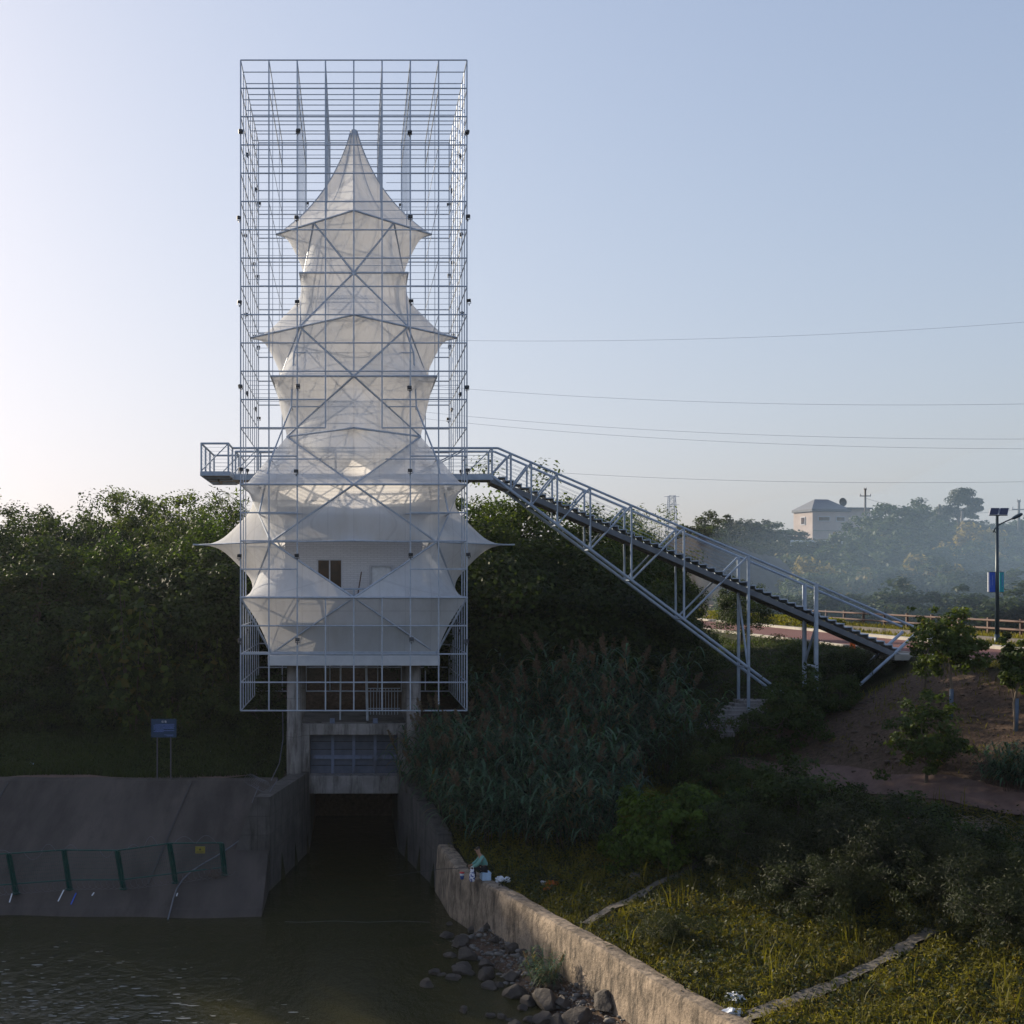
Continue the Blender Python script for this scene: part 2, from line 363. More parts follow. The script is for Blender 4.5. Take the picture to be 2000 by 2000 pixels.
# ------------------------------------------------------------------ terrain
def fbm(x, y, s=1.0, seed=0):
    rg = np.random.RandomState(seed); t = 0; a = 1.0
    for k in range(5):
        for j in range(3):
            an = rg.uniform(0, 6.283); ph = rg.uniform(0, 6.283)
            t = t + a*np.sin((x*math.cos(an) + y*math.sin(an))*s*(2**k)*rg.uniform(.7,1.3) + ph)/3
        a *= .55
    return t
WALL = [(2.7,39.1),(2.95,36.0),(5.1,29.5),(7.0,23.4),(9.1,16.5),(10.6,11.0),(13,2),(15,-10)]       # water side of the retaining wall
_wy = np.array([p[1] for p in WALL])[::-1]; _wx = np.array([p[0] for p in WALL])[::-1]
def wall_x(y): return np.interp(y, _wy, _wx)
CP = np.array([
 (3.6,38,1.55),(4,36,1.45),(5.8,29.5,1.45),(7.6,23.4,1.45),(9.6,17,1.45),(11.4,11,1.45),(15,0,1.5),(9.6,34.5,1.8),(12,26,2.1),(10,23,1.8),(16,24,2.6),(18,20,2.6),(14,18,2.1),
 (13,31,2.5),(16,29,2.9),(20,26,3.0),(25,20,3.1),(30,10,3.2),
 (12.3,44,3.4),(13.4,42.5,3.45),(14.9,41,3.5),(15.9,37.4,3.5),(18.6,33.6,3.5),(24,28,3.6),(30,24,3.7),(11,36,2.6),(13.5,36,3.1),(9,40,2.6),(6,42,2.4),(10,43,3.0),
 (18.3,39.5,5.4),(21.2,40,7.1),(21.2,44,7.1),(21.2,50,7.1),(21.3,60,7.1),(21.5,80,7.1),(21.5,110,7.1),(22,36,6.7),(26,32,6.4),(32,28,6.4),(24,44,7.1),(24,60,7.1),(24,90,7.1),(30,44,7.1),(30,60,7.1),(30,90,7.1),(35,50,7.1),(35,70,7.1),(35,100,7.1),(34,130,7.1),
 (15.8,46.3,5.1),(17.6,46.3,5.5),(19.4,46.3,5.8),(13.4,46.3,4.7),(10,46.3,3.5),(6,46,3.0),(16,52,6.2),(19,56,6.9),(12,54,4.6),(14,62,5.6),
 (3.2,44,2.8),(5,46,2.9),(0,51,3.6),(0,54.5,6.6),(0,58,7.6),(-3,55,6.2),(3,55,6.2),(6,52,3.4),(8,60,4.8),(12,72,6),(0,80,6.4),
 (-10,52,4.2),(-10,60,5.8),(-20,52,4.2),(-20,60,5.8),(-40,55,5.4),(-60,60,6),(-3,46,2.85),(-3.5,44,2.85),(-10,44,2.85),(-20,44,2.85),(-40,44,2.85),(-70,44,2.85),(-5,48,3.2),(-10,48,3.4),(-20,48,3.4),(-30,80,7),(-60,90,8),
 (42,60,5),(43,80,4.6),(43,100,5),(46,120,5.5),(40,40,5.2),(60,60,5),(90,70,6),
 (64,122,8.5),(90,125,10),(120,120,11),(50,150,10),(80,150,13),(110,150,14),(73,190,17.3),(62,185,16.6),(92,190,17.6),(45,195,15),(30,160,8.5),(20,140,7.2),(30,225,13),(0,160,8),(125,195,18),(150,140,13),(80,260,17),(140,260,17),(0,260,9),(-60,200,9),(-100,120,9),(60,420,13),(-80,420,9),(200,420,14),(220,200,14)], float)
def _ker(d): return d
_D = np.sqrt(((CP[:,None,:2]-CP[None,:,:2])**2).sum(-1)); _n = len(CP)
_A = np.zeros((_n+1,_n+1)); _A[:_n,:_n] = _D; _A[:_n,_n] = 1; _A[_n,:_n] = 1
_c = np.linalg.solve(_A + np.diag([1e-3]*_n+[0]), np.append(CP[:,2], 0))
def base_h(x, y):
    x = np.asarray(x, float); y = np.asarray(y, float); sh = np.broadcast(x, y).shape
    x = np.broadcast_to(x, sh).ravel(); y = np.broadcast_to(y, sh).ravel(); out = np.empty(len(x))
    for i in range(0, len(x), 20000):
        xx, yy = x[i:i+20000], y[i:i+20000]
        d = np.sqrt((xx[:,None]-CP[None,:,0])**2 + (yy[:,None]-CP[None,:,1])**2)
        out[i:i+20000] = d@_c[:_n] + _c[_n]
    return out.reshape(sh)
ROAD_X0, ROAD_X1, ROAD_Z = 21.8, 26.8, 7.2
def ground(x, y):
    x = np.asarray(x, float); y = np.asarray(y, float)
    z = base_h(x, y) + .07*fbm(x, y, .9, 3) + .03*fbm(x, y, 3.0, 5)
    r = np.sqrt(x*x + y*y); z = np.where(r > 450, 10 + (np.clip(z,0,20)-10)*np.clip(1-(r-450)/300, 0, 1), z)
    flat = ((x > 21.0) & (x < 36.5) & (y > np.where(x > 21.6, 35.0, 39.0)) & (y < 140)); z = np.where(flat, 7.12 + .02*fbm(x,y,2,7), z)      # road shelf
    # river channel
    xw = wall_x(y); inch = (x < xw + .42) & ~((y > 35.6) & (x < -3.0)) & (y < 39.1)
    d = np.clip(xw - x, 0, 99)
    bed = -1.1 + np.clip(1.45 - .34*d, 0, 2)*np.clip((36.5-y)/3, 0, 1)*np.clip((y-8)/6, 0, 1) + .05*fbm(x, y, 2.5, 9)
    bank = (y > 35.6) & (x < -3.0)
    zb = np.clip((y-36)/6.9, -.2, 1)*2.9 - .12
    mouth = (y >= 39.1) & (y < 52) & (np.abs(x) < np.interp(y, [39.1,45.2,52],[2.8,1.8,1.8]))
    z = np.where(inch, bed, z)
    z = np.where(bank & (y < 42.9), zb, z)
    z = np.where(mouth, -1.0, z)
    return z
def gh(x, y): return float(ground(np.array([x]), np.array([y]))[0])
_YS = np.arange(14, 260, .08)
def G(px, py):
    """Where the line of sight of a photo pixel meets the ground."""
    X = (px-VX)*_YS/FOC; Z = CZ + (VY-py)*_YS/FOC
    below = Z - ground(X, _YS)
    i = int(np.argmax(below < 0)) if (below < 0).any() else len(_YS)-1
    return Vector((X[i], _YS[i], float(ground(X[i:i+1], _YS[i:i+1])[0])))

def lines(parts):
    a = [np.arange(s, e, st) for s, e, st in parts]; return np.unique(np.round(np.concatenate(a), 4))
XS = lines([(-420,-300,60),(-300,-60,15),(-60,-24,1.5),(-24,28,.33),(28,60,.9),(60,170,4),(170,520,18)])
YS = lines([(-80,-20,20),(-20,12,2),(12,58,.33),(58,110,.9),(110,260,3.5),(260,720,25)])
gx, gy = np.meshgrid(XS, YS); gz = ground(gx, gy)
V = np.stack([gx, gy, gz], -1).reshape(-1, 3); nx, ny = len(XS), len(YS)
ii = (np.arange(ny-1)[:,None]*nx + np.arange(nx-1)[None,:]).ravel()
F = np.stack([ii, ii+1, ii+nx+1, ii+nx], -1)
# ground cover: 0 grass soil, 1 bare brown earth (the slope under the road), gravel by the river
def cover(x, y):
    sl = np.clip((x-13.6-.25*fbm(x,y,.8,1))/1.2, 0, 1)*np.clip((21.4-x)/.6,0,1)*np.clip((y-33+ (x-18)*.5)/1.5, 0, 1)*np.clip((45.6-y)/1.5, 0, 1)
    back = np.clip((x+5)/2,0,1)*np.clip((6-x)/2,0,1)*np.clip((y-44)/1,0,1)*np.clip((56-y)/3,0,1)
    shore = np.clip((wall_x(y)+.3-x)/.3,0,1)*np.clip((y-8)/2,0,1)*np.clip((37-y)/1,0,1)*np.clip((x-wall_x(y)+6)/2,0,1)
    return np.clip(np.maximum(np.maximum(sl, back), shore), 0, 1)
cv = cover(gx, gy).ravel()
m, nt, out = new_mat('ground_earth'); L = nt.links.new
at = nd(nt, "ShaderNodeAttribute", attribute_name="tint"); v = coords(nt)
nb = noise(nt, v, .9, 7, .65); nf = noise(nt, v, 7, 6, .7)
rg = ramp(nt, nb.outputs[0], [(.3,(.012,.016,.007)),(.5,(.024,.026,.010)),(.72,(.055,.044,.024))])
rb = ramp(nt, nf.outputs[0], [(.25,(.045,.030,.021)),(.55,(.105,.070,.050)),(.8,(.17,.12,.09))])
ms = nd(nt, "ShaderNodeMath", operation='MULTIPLY_ADD'); ms.inputs[1].default_value = 1.2; L(at.outputs["Fac"], ms.inputs[0])
n3 = noise(nt, v, .7, 6, .7); m3 = nd(nt, "ShaderNodeMath", operation='MULTIPLY_ADD'); m3.inputs[1].default_value = -2.2; m3.inputs[2].default_value = .95; L(n3.outputs[0], m3.inputs[0])
L(m3.outputs[0], ms.inputs[2])
cl = nd(nt, "ShaderNodeMath", operation='MULTIPLY', use_clamp=True); L(ms.outputs[0], cl.inputs[0]); L(at.outputs["Fac"], cl.inputs[1])
mx = nd(nt, "ShaderNodeMixRGB"); L(cl.outputs[0], mx.inputs[0]); L(rg.outputs[0], mx.inputs[1]); L(rb.outputs[0], mx.inputs[2])
b = nd(nt, "ShaderNodeBsdfPrincipled"); L(mx.outputs[0], b.inputs["Base Color"]); b.inputs["Roughness"].default_value = .95; b.inputs["Specular IOR Level"].default_value = .15
bm = nd(nt, "ShaderNodeBump"); bm.inputs["Strength"].default_value = .9; bm.inputs["Distance"].default_value = .12; L(nf.outputs[0], bm.inputs["Height"]); L(bm.outputs[0], b.inputs["Normal"])
L(b.outputs[0], out.inputs[0]); M['ground'] = m
kind(obj("ground", np_mesh("ground", V, F, M['ground'], cv, True)), 'structure')

# river
mb = MB(); mb.add([(-400,-60,0),(60,-60,0),(60,52,0),(-400,52,0)], [(0,1,2,3)])
kind(mb.build("river_water", M['water']), 'structure')
# far low hills
def strip(name, pts, w, mat, dz=.04, step=.4, left=.5, edge=0.0, seed=1):
    """A band draped on the ground along a polyline."""
    P = [Vector((*p, 0)) for p in pts]; cl = []
    for a, b2 in zip(P, P[1:]):
        n = max(1, int((b2-a).length/step)); cl += [a.lerp(b2, k/n) for k in range(n)]
    cl.append(P[-1])
    for _ in range(6): cl = [cl[0]] + [(cl[i-1]+cl[i]*2+cl[i+1])/4 for i in range(1, len(cl)-1)] + [cl[-1]]
    vs = []; K = 5
    rg2 = random.Random(seed)
    for i, p in enumerate(cl):
        d = (cl[min(i+1,len(cl)-1)]-cl[max(i-1,0)]).normalized(); n = Vector((d.y,-d.x,0)); ww = w*(1+edge*rg2.uniform(-1,1))
        for k in range(K):
            q = p + n*(ww*(k/(K-1)-left)); q.z = gh(q.x, q.y) + dz; vs.append(q)
    fs = [(i*K+k, i*K+k+1, (i+1)*K+k+1, (i+1)*K+k) for i in range(len(cl)-1) for k in range(K-1)]
    mb = MB(); mb.add(vs, fs); return kind(mb.build(name, mat, smooth=True), 'structure')
strip("river_path", [(11.6,45.2),(13.4,42.6),(14.9,40.6),(16.0,37.4),(18.6,33.6),(24,28),(30,23)], 1.15, M['path'], .06)
strip("earth_trail", [(5.75,30.1),(7.8,32.3),(9.9,34.6)], .3, M['trail'], .085, step=.25, edge=.3, seed=4)
strip("earth_trail", [(7.25,23.15),(9.3,24.25),(10.8,25.2),(12.6,26.4)], .34, M['trail'], .085, step=.25, edge=.35, seed=5)

# grey earth cutting on the hill side across the valley
mb = MB(); NX, NZ = 40, 22
for j in range(NZ+1):
    for i in range(NX+1):
        f, u = j/NZ, i/NX; x = 31.0+15.5*u; y = 113+18*f+2.2*math.sin(u*6+1); z = 4.6+9.4*f+1.0*math.sin(u*5)*f + .35*float(fbm(np.array(x*1.0), np.array(f*9.0), 1.1, 4))
        mb.v.append((x,y,z))
mb.f = [(j*(NX+1)+i, j*(NX+1)+i+1, (j+1)*(NX+1)+i+1, (j+1)*(NX+1)+i) for j in range(NZ) for i in range(NX)]; mb.mi = [0]*len(mb.f)
M['cutting'] = surf('cut_earth', (.028,.026,.027), (.055,.050,.049), .8, .95, 0, .8, 3)
kind(mb.build("earth_cutting", M['cutting'], smooth=True), 'structure')

# road on its shelf, kerbs with real height
mb = MB(); mb.box(ROAD_X0, ROAD_X1, 36, 230, 6.6, ROAD_Z); kind(mb.build("red_road", M['road']), 'structure')
mb = MB(); mb.box(ROAD_X0-.15, ROAD_X0, 36, 230, 6.6, ROAD_Z+.05); mb.box(ROAD_X1, ROAD_X1+.45, 36, 230, 6.6, ROAD_Z+.14)
kind(mb.build("road_kerb", M['kerb']), 'structure')
mb = MB(); mb.box(30.2, 30.45, 36, 150, 6.8, ROAD_Z+.22); kind(mb.build("verge_kerb", M['concrete']), 'structure')

# left bank: a sloping concrete apron with a flat path on top
mb = MB(); xs = [x for x in np.arange(-70, -3.1, .75)] + [-2.74, -2.72]
rows = [(35.3,-.55),(36.0,-.02),(36.35,.16),(36.5,.20),(38,.84),(40,1.68),(42.85,2.88),(43.0,2.93),(43.7,2.94)]
for j, (yy, zz) in enumerate(rows):
    for x in xs:
        wob = .006*math.sin(x*.9+j)
        mb.v.append((x, yy + (.12*math.sin(x*.55+1)+.07*math.sin(x*1.7) if 0 < j < 4 else .1*math.sin(x*.3)+.06*math.sin(x*1.9) if j == 8 else 0), zz + (wob if 2 < j < 6 else 0)))
for j in range(len(rows)): mb.v[(j+1)*len(xs)-1] = (-2.72, mb.v[(j+1)*len(xs)-1][1], -1.0)
n = len(xs); mb.f = [(j*n+i, j*n+i+1, (j+1)*n+i+1, (j+1)*n+i) for j in range(len(rows)-1) for i in range(n-1)]; mb.mi = [0]*len(mb.f)
kind(mb.build("concrete_bank", M['bank']), 'structure')
mb = MB(); 
def bank_z(y): return (y-36)*2.9/6.9
for a, bb in (((-5.75,42.8),(-6.35,37.4)),):
    mb.bar((a[0],a[1],bank_z(a[1])+.03),(bb[0],bb[1],bank_z(bb[1])+.03),.035,.02)
for xj in (-12.2,-17.5,-23): mb.bar((xj,42.8,bank_z(42.8)+.03),(xj-.3,36.8,bank_z(36.8)+.045),.035,.02)
kind(mb.build("bank_joint", M['dark_steel']), 'structure')
strip("earth_path", [(-70,43.55),(-20,43.5),(-8,43.7),(-4.6,44.2),(-3.0,44.9)], .9, M['path'], .09, step=.8)

# ------------------------------------------------------------------ sluice tower (concrete)
TY = 46.9          # middle of the tower
t = thing("sluice_tower", "concrete sluice house on round columns wrapped inside the white tent cage", "building", (0,TY,2.9))
def loc(mb):       # world coordinates -> tower coordinates
    mb.v = [(x, y-TY, z-2.9) for x, y, z in mb.v]; return mb
for cxp in (-2.2, 2.2):
    for cyp, tall in ((44.65,0),(49.2,0)):
        mb = MB(); mb.lathe([(.27,1.2),(.27,4.45),(.26,4.5),(.26,6.96)], (cxp,cyp,0), 20)
        if cyp < 46: mb.box(cxp-.16 if cxp<0 else cxp-.30, cxp+.30 if cxp<0 else cxp+.16, 44.75, 45.0, 2.4, 4.4)
        loc(mb).build("column", M['column'], t, True)
mb = MB(); mb.box(-3.1,3.1,43.75,50.0,6.95,7.32); loc(mb).build("floor_slab", M['pale_concrete'], t, bevel=.02)
mb = MB(); mb.box(-1.95,-1.64,44.95,45.5,2.13,4.72); mb.box(1.64,1.95,44.95,45.5,2.13,4.72); mb.box(-1.64,1.64,44.95,45.5,4.30,4.72)
mb.box(-1.64,1.64,44.95,45.6,2.13,2.80); loc(mb).build("gate_frame", M['column'], t, bevel=.03)
mb = MB(); mb.box(-1.95,1.95,45.5,49.6,4.45,4.70); mb.box(-1.92,-1.2,45.1,45.5,4.722,4.80); mb.box(.5,1.9,45.2,45.5,4.722,4.78)
loc(mb).build("gate_deck", M['concrete'], t)
for x in (-.8, .8):
    mb = MB(); mb.box(x-.09,x+.09,45.1,45.3,4.722,4.90); loc(mb).build("bearing_block", M['gate_steel'], t)
mb = MB(); mb.tube((-.52,46.5,4.7),(-.5,46.5,6.95),.035); mb.tube((.52,46.3,4.7),(.47,46.3,6.95),.05); loc(mb).build("hoist_rod", M['galv'], t)
mb = MB()
for k in range(11): mb.tube((.55+.12*k,48.4,4.7),(.55+.12*k,48.4,5.75),.012,4)
mb.tube((.5,48.4,5.75),(1.85,48.4,5.75),.018,4); mb.tube((.5,48.4,4.95),(1.85,48.4,4.95),.018,4); loc(mb).build("railing", M['galv'], t)
# culvert behind the gate: side walls, roof and dark end
mb = MB(); mb.box(-2.3,-1.65,45.2,56,-1,2.13); mb.box(1.65,2.3,45.2,56,-1,2.13); mb.box(-1.65,1.65,45.6,56,2.13,2.6); mb.box(-1.65,1.65,56,56.3,-1,2.6)
loc(mb).build("culvert", M['concrete'], t)
# house body
mb = MB(); WZ0, WZ1 = 7.32, 12.5
fx = [(-2.55,-1.37),(-.42,.59),(1.44,2.55)]
for a, bb in fx: mb.box(a,bb,45.0,45.18,WZ0,WZ1)
mb.box(-1.37,-.42,45.0,45.18,WZ0,9.3); mb.box(-1.37,-.42,45.0,45.18,10.83,WZ1); mb.box(.59,1.44,45.0,45.18,10.62,WZ1); mb.box(.59,1.44,45.0,45.18,WZ0,8.58)
mb.box(-2.55,-2.37,45.18,48.8,WZ0,WZ1); mb.box(2.37,2.55,45.18,48.8,WZ0,WZ1); mb.box(-2.55,2.55,48.8,48.98,WZ0,WZ1)
loc(mb).build("brick_wall", M['brick'], t)
mb = MB(); mb.box(-2.85,2.85,44.6,49.3,12.5,12.75); loc(mb).build("roof_slab", M['pale_concrete'], t)
mb = MB(); mb.box(-2.75,2.75,43.6,44.99,8.42,8.58); loc(mb).build("balcony", M['pale_concrete'], t)
mb = MB(); mb.tube((-2.7,43.75,9.72),(2.7,43.75,9.72),.035); mb.tube((-2.7,43.75,9.5),(2.7,43.75,9.5),.022)
for x in np.arange(-2.7,2.71,1.35): mb.tube((x,43.75,8.58),(x,43.75,9.72),.035)
loc(mb).build("balcony_rail", M['bridge'], t)
mb = MB(); mb.box(-1.35,-.44,45.07,45.09,9.32,10.81); win = loc(mb).build("window", M['glass'], t)
mb = MB()
for a in ((-1.37,-1.32,9.3,10.83),(-.47,-.42,9.3,10.83),(-.92,-.87,9.35,10.78),(-1.32,-.47,10.78,10.83),(-1.32,-.47,9.3,9.35)): mb.box(a[0],a[1],45.01,45.07,a[2],a[3])
loc(mb).build("frame", M['offwhite_frame'], win)
mb = MB(); mb.box(.66,1.37,45.06,45.1,8.58,10.55); door = loc(mb).build("door", M['white'], t)
mb = MB()
for a in ((.57,.65,8.58,10.62),(1.38,1.46,8.58,10.62),(.65,1.38,10.55,10.62)): mb.box(a[0],a[1],44.97,45.09,a[2],a[3])
loc(mb).build("frame", M['offwhite_frame'], door)
mb = MB(); mb.box(1.27,1.31,45.0,45.06,9.5,9.64); loc(mb).build("handle", M['dark_steel'], door)
mb = MB(); mb.tube((.0,44.2,8.58),(.28,44.6,10.35),.022); tag(mb.build("broom_stick", M['wood']), "thin brown stick leaning on the brick wall of the tent balcony", "stick")
# sluice gate
g = thing("sluice_gate", "blue grey steel sluice gate with ribs in the concrete frame", "gate", (0,45.56,2.8))
mb = MB(); mb.box(-1.63,1.63,0,.1,.0,1.5); mb.v=[(x,y,z) for x,y,z in mb.v]; mb.build("gate_panel", M['gate_panel'], g)
mb = MB()
for k in range(1,5): mb.box(-1.6,1.6,-.02,.0,.3*k-.012,.3*k+.012)
mb.build("seam", M['dark_steel'], g)
for x in (-.79,0.0,.80):
    mb = MB(); mb.box(x-.055,x+.055,-.12,-.021,.0,1.44); mb.build("rib", M['gate_steel'], g)
mb = MB()
for a, bb in ((-1.6,-.845),(-.735,-.055),(.055,.745),(.855,1.6)): mb.box(a,bb,-.12,-.021,.55,.69)
mb.build("cross_beam", M['gate_steel'], g)

# wing walls of the culvert
def prism(name, quads, mat, label, cat):
    """Wall between cross sections: each quad is (inner bottom, outer bottom, outer top, inner top)."""
    mb = MB(); 
    for q in quads: mb.v += q
    n = len(quads); mb.f = [(4*i+k, 4*i+(k+1)%4, 4*(i+1)+(k+1)%4, 4*(i+1)+k) for i in range(n-1) for k in range(4)] + [(3,2,1,0), tuple(4*(n-1)+k for k in range(4))]
    mb.mi = [0]*len(mb.f); return tag(mb.build(name, mat), label, cat)
prism("wing_wall", [[(-2.7,39.1,-.8),(-4.6,39.1,-.8),(-3.2,39.1,3.02),(-2.7,39.1,3.02)],[(-1.66,44.95,-.8),(-2.9,44.95,-.8),(-2.3,44.95,2.95),(-1.66,44.95,2.95)]],
      M['wing'], "left concrete wing wall of the culvert beside the sloping bank", "wall")
prism("wing_wall", [[(2.7,39.1,-.8),(3.6,39.1,-.8),(3.15,39.1,1.85),(2.7,39.1,1.85)],[(1.66,44.95,-.8),(2.7,44.95,-.8),(2.25,44.95,2.95),(1.66,44.95,2.95)]],
      M['wing'], "right concrete wing wall of the culvert under hanging reeds", "wall")
# retaining wall along the river
mb = MB(); P = []
for a, bb in zip(WALL, WALL[1:]):
    n = max(1, int(math.dist(a, bb)/.25)); P += [(a[0]+(bb[0]-a[0])*k/n, a[1]+(bb[1]-a[1])*k/n) for k in range(n)]
P.append(WALL[-1])
rg_ = random.Random(2); K = 11
for i, p in enumerate(P):
    q0, q1 = P[max(0,i-1)], P[min(len(P)-1,i+1)]; d = Vector((q1[0]-q0[0], q1[1]-q0[1])).normalized(); nrm = Vector((-d.y, d.x))    # towards the land (+x)
    if nrm.x < 0: nrm = -nrm
    sec = [(-.12,-1.0),(-.09,.1),(-.07,.4),(-.05,.7),(-.03,1.0),(-.02,1.25),(0,1.42),(.04,1.5),(.25,1.51),(.46,1.48),(.5,-1)]
    for (o, z) in sec:
        j = rg_.uniform(-.006,.006)
        mb.v.append((p[0]+nrm.x*(o+j), p[1]+nrm.y*(o+j), z + (.018*math.sin(i*.31)+.010*math.sin(i*1.27) if z > 1 else 0)))
n = len(P); mb.f = [(i*K+k, i*K+k+1, (i+1)*K+k+1, (i+1)*K+k) for i in range(n-1) for k in range(K-1)] + [tuple(range(K)), tuple((n-1)*K+k for k in range(K-1,-1,-1))]
mb.mi = [0]*len(mb.f)
tag(mb.build("retaining_wall", M['retaining']), "long stained concrete retaining wall between the river and the weedy terrace", "wall")
# ------------------------------------------------------------------ steel cage: 8 x 8 x 23 bays of 1 m
CZ0 = 5.42
def cz(l): return CZ0 + l
cage = thing("steel_cage", "tall galvanised steel grid cage standing around the white fabric tower", "cage", (0,TY,CZ0))
R_ = .026
def inside(l, x, y):
    """Is a point of an even level inside the tent's plan at that level?"""
    d = {22:.05,20:1.2,18:3,14:4,10:4.4,6:5.9}.get(l); s = {16:2,12:3,8:4,4:4,2:3}.get(l)
    if d is not None: return abs(x)+abs(y) < d-.01
    if s is not None: return max(abs(x),abs(y)) < s-.01
    return False
def face(front):
    mb = MB()
    for x in range(-4,5):
        spans = [(0,23)]
        if x == 0: spans = [(0,4),(12,23)]
        elif abs(x) == 1: spans = [(0,4),(10,23)]
        for a, b in spans: mb.tube((x,0,a),(x,0,b),R_,6)
    for l in range(24):
        if l in (5,7,9,6): segs = [(-4,-2),(2,4)]
        elif l == 10: segs = [(-4,-1),(1,4)]
        elif l == 11: segs = [(-4,-1),(1,4)]
        else: segs = [(-4,4)]
        for a, b in segs: mb.tube((a,0,l),(b,0,l),R_,6)
    return mb
for nm, yy in (("front_grid",-4),("back_grid",4)):
    o = face(yy<0).build(nm, M['galv'], cage); o.location = (0,yy,0)
for xx in (-4,4):
    mb = MB()
    for y in range(-3,4):
        for a, b in ([(0,23)] if abs(y) > 1 else [(0,4),(10,23)]): mb.tube((0,y,a),(0,y,b),R_*.8,5)
    for l in range(24):
        for a, b in ([(-4,4)] if not 5 <= l <= 9 else [(-4,-2),(2,4)]): mb.tube((0,a,l),(0,b,l),R_*.8,5)
    o = mb.build("side_grid", M['galv'], cage); o.location = (xx,0,0)
mb = MB()
for l in (23,22):
    for y in range(-3,4): mb.tube((-4,y,l),(4,y,l),R_*.75,5)
    for x in range(-3,4): mb.tube((x,-4,l),(x,4,l),R_*.75,5)
mb.build("roof_grid", M['galv'], cage)
mb = MB(); r = R_*.45
for l in (20,18,16,14,12):
    for y in range(-3,4):
        run = None
        for k in range(-16,17):
            x = k/4; ins = inside(l,x,y)
            if not ins and run is None: run = x
            if (ins or k == 16) and run is not None:
                if x-run > .4: mb.tube((run,y,l),(x,y,l),r,4)
                run = None
    for x in (-3,3):
        run = None
        for k in range(-16,17):
            y = k/4; ins = inside(l,x,y)
            if not ins and run is None: run = y
            if (ins or k == 16) and run is not None:
                if y-run > .4: mb.tube((x,run,l),(x,y,l),r,4)
                run = None
for x in (-2,-1,1,2):
    for y in range(-3,4):
        low = 23
        for k in range(0,60):
            z = 23-k*.1
            dd = 3*((22-z)/4)**1.6 if z < 22 else 0
            if z < 18 or abs(x)+abs(y) < dd: break
            low = z
        mb.tube((x,y,low),(x,y,23),r,4)
for x in (-3,3):
    for y in (-2,2): mb.tube((x,y,12),(x,y,23),r,4)
mb.build("inner_frame", M['galv'], cage)

# ------------------------------------------------------------------ fabric tower
tent = thing("fabric_tower", "white translucent mesh fabric tower of stacked star shaped tiers with a pointed top", "tent", (0,TY,CZ0))
FR = .038
def sagged(T, A, Mx, B, k=.5, N=12, mb=None):
    """Stretched cloth on four corners; its belly is pulled towards the two side corners."""
    T, A, Mx, B = map(Vector, (T, A, Mx, B)); flat = (T+Mx)/2; bil = (T+A+Mx+B)/4
    vs = []
    for i in range(N+1):
        for j in range(N+1):
            u, w = i/N, j/N
            p = T*(1-u)*(1-w) + A*u*(1-w) + Mx*u*w + B*(1-u)*w
            vs.append(p + (flat-bil)*(k*16*u*(1-u)*w*(1-w)))
    fs = [(i*(N+1)+j, (i+1)*(N+1)+j, (i+1)*(N+1)+j+1, i*(N+1)+j+1) for i in range(N) for j in range(N)]
    mb.add(vs, fs)
def rot(p, q):
    x, y, z = p
    for _ in range(q % 4): x, y = -y, x
    return Vector((x, y, z))
def tri(mb, a, b, c): mb.add([a,b,c], [(0,1,2)])
# canonical side is the front (y = -); q = 1 turns it to the right (+x), 2 back, 3 left
def tips(lv, d, q): return rot((0,-d,lv), q)
def joint(lv, d, q): return rot((-d/2,-d/2,lv), q)            # between side q and the one on its left
def mid(lv, s, q): return rot((0,-s,lv), q)
def corner(lv, s, q): return rot((-s,-s,lv), q)
frame = MB(); brace = MB()
def edge(mb, a, b, r=FR): mb.tube(a, b, r, 8)
def tier(ld, d, ls, s):
    mb = MB()
    for q in range(4):
        sagged(tips(ld,d,q), joint(ld,d,q), mid(ls,s,q), joint(ld,d,q+1), .5, 12, mb)
        sagged(joint(ld,d,q), mid(ls,s,q), corner(ls,s,q), mid(ls,s,q-1), .32, 12, mb)
        edge(brace, joint(ld,d,q), mid(ls,s,q)); edge(brace, joint(ld,d,q+1), mid(ls,s,q))
    mb.build("canopy_tier", M['fabric'], tent, True)
def diamond_frame(l, d):
    for q in range(4): edge(frame, tips(l,d,q), tips(l,d,q+1))
def square_frame(l, s):
    for q in range(4): edge(frame, corner(l,s,q), corner(l,s,q+1))
# pointed roof
mb = MB(); Nn = 16
def bez(t, a, c, b): return a*(1-t)**2 + 2*c*t*(1-t) + b*t*t
for q in range(4):
    rows = []
    for i in range(Nn+1):
        tt = i/Nn
        r_ = bez(tt, .12, .86, 3.0); z_ = bez(tt, 22.0, 19.35, 18.0)
        a = rot((0,-r_,z_), q); b = rot((0,-r_,z_), q+1); row = []
        for j in range(9):
            w = j/8; p = a.lerp(b, w); pull = 1-.10*math.sin(math.pi*w)*math.sin(math.pi*tt); p.x *= pull; p.y *= pull; row.append(p)
        rows.append(row)
    mb.add([p for row in rows for p in row], [(i*9+j, (i+1)*9+j, (i+1)*9+j+1, i*9+j+1) for i in range(Nn) for j in range(8)])
mb.build("pointed_roof", M['fabric'], tent, True)
mb = MB()
for q in range(4):
    for w, rr in ((0,.028),(.5,.02)):
        pts = []
        for i in range(Nn+1):
            tt = i/Nn; r_ = bez(tt,.12,.86,3.0); z_ = bez(tt,22.0,19.35,18.0); p = rot((0,-r_,z_),q).lerp(rot((0,-r_,z_),q+1), w)
            pull = 1-.10*math.sin(math.pi*w)*math.sin(math.pi*tt); pts.append(Vector((p.x*pull,p.y*pull,p.z-.03)))
        mb.path(pts, rr, 5)
mb.tube((0,0,21.8),(0,0,22.02),.14,12,.12); mb.build("roof_rib", M['galv'], tent)
tier(18,3,16,2); tier(14,4,16,2); tier(14,4,12,3)
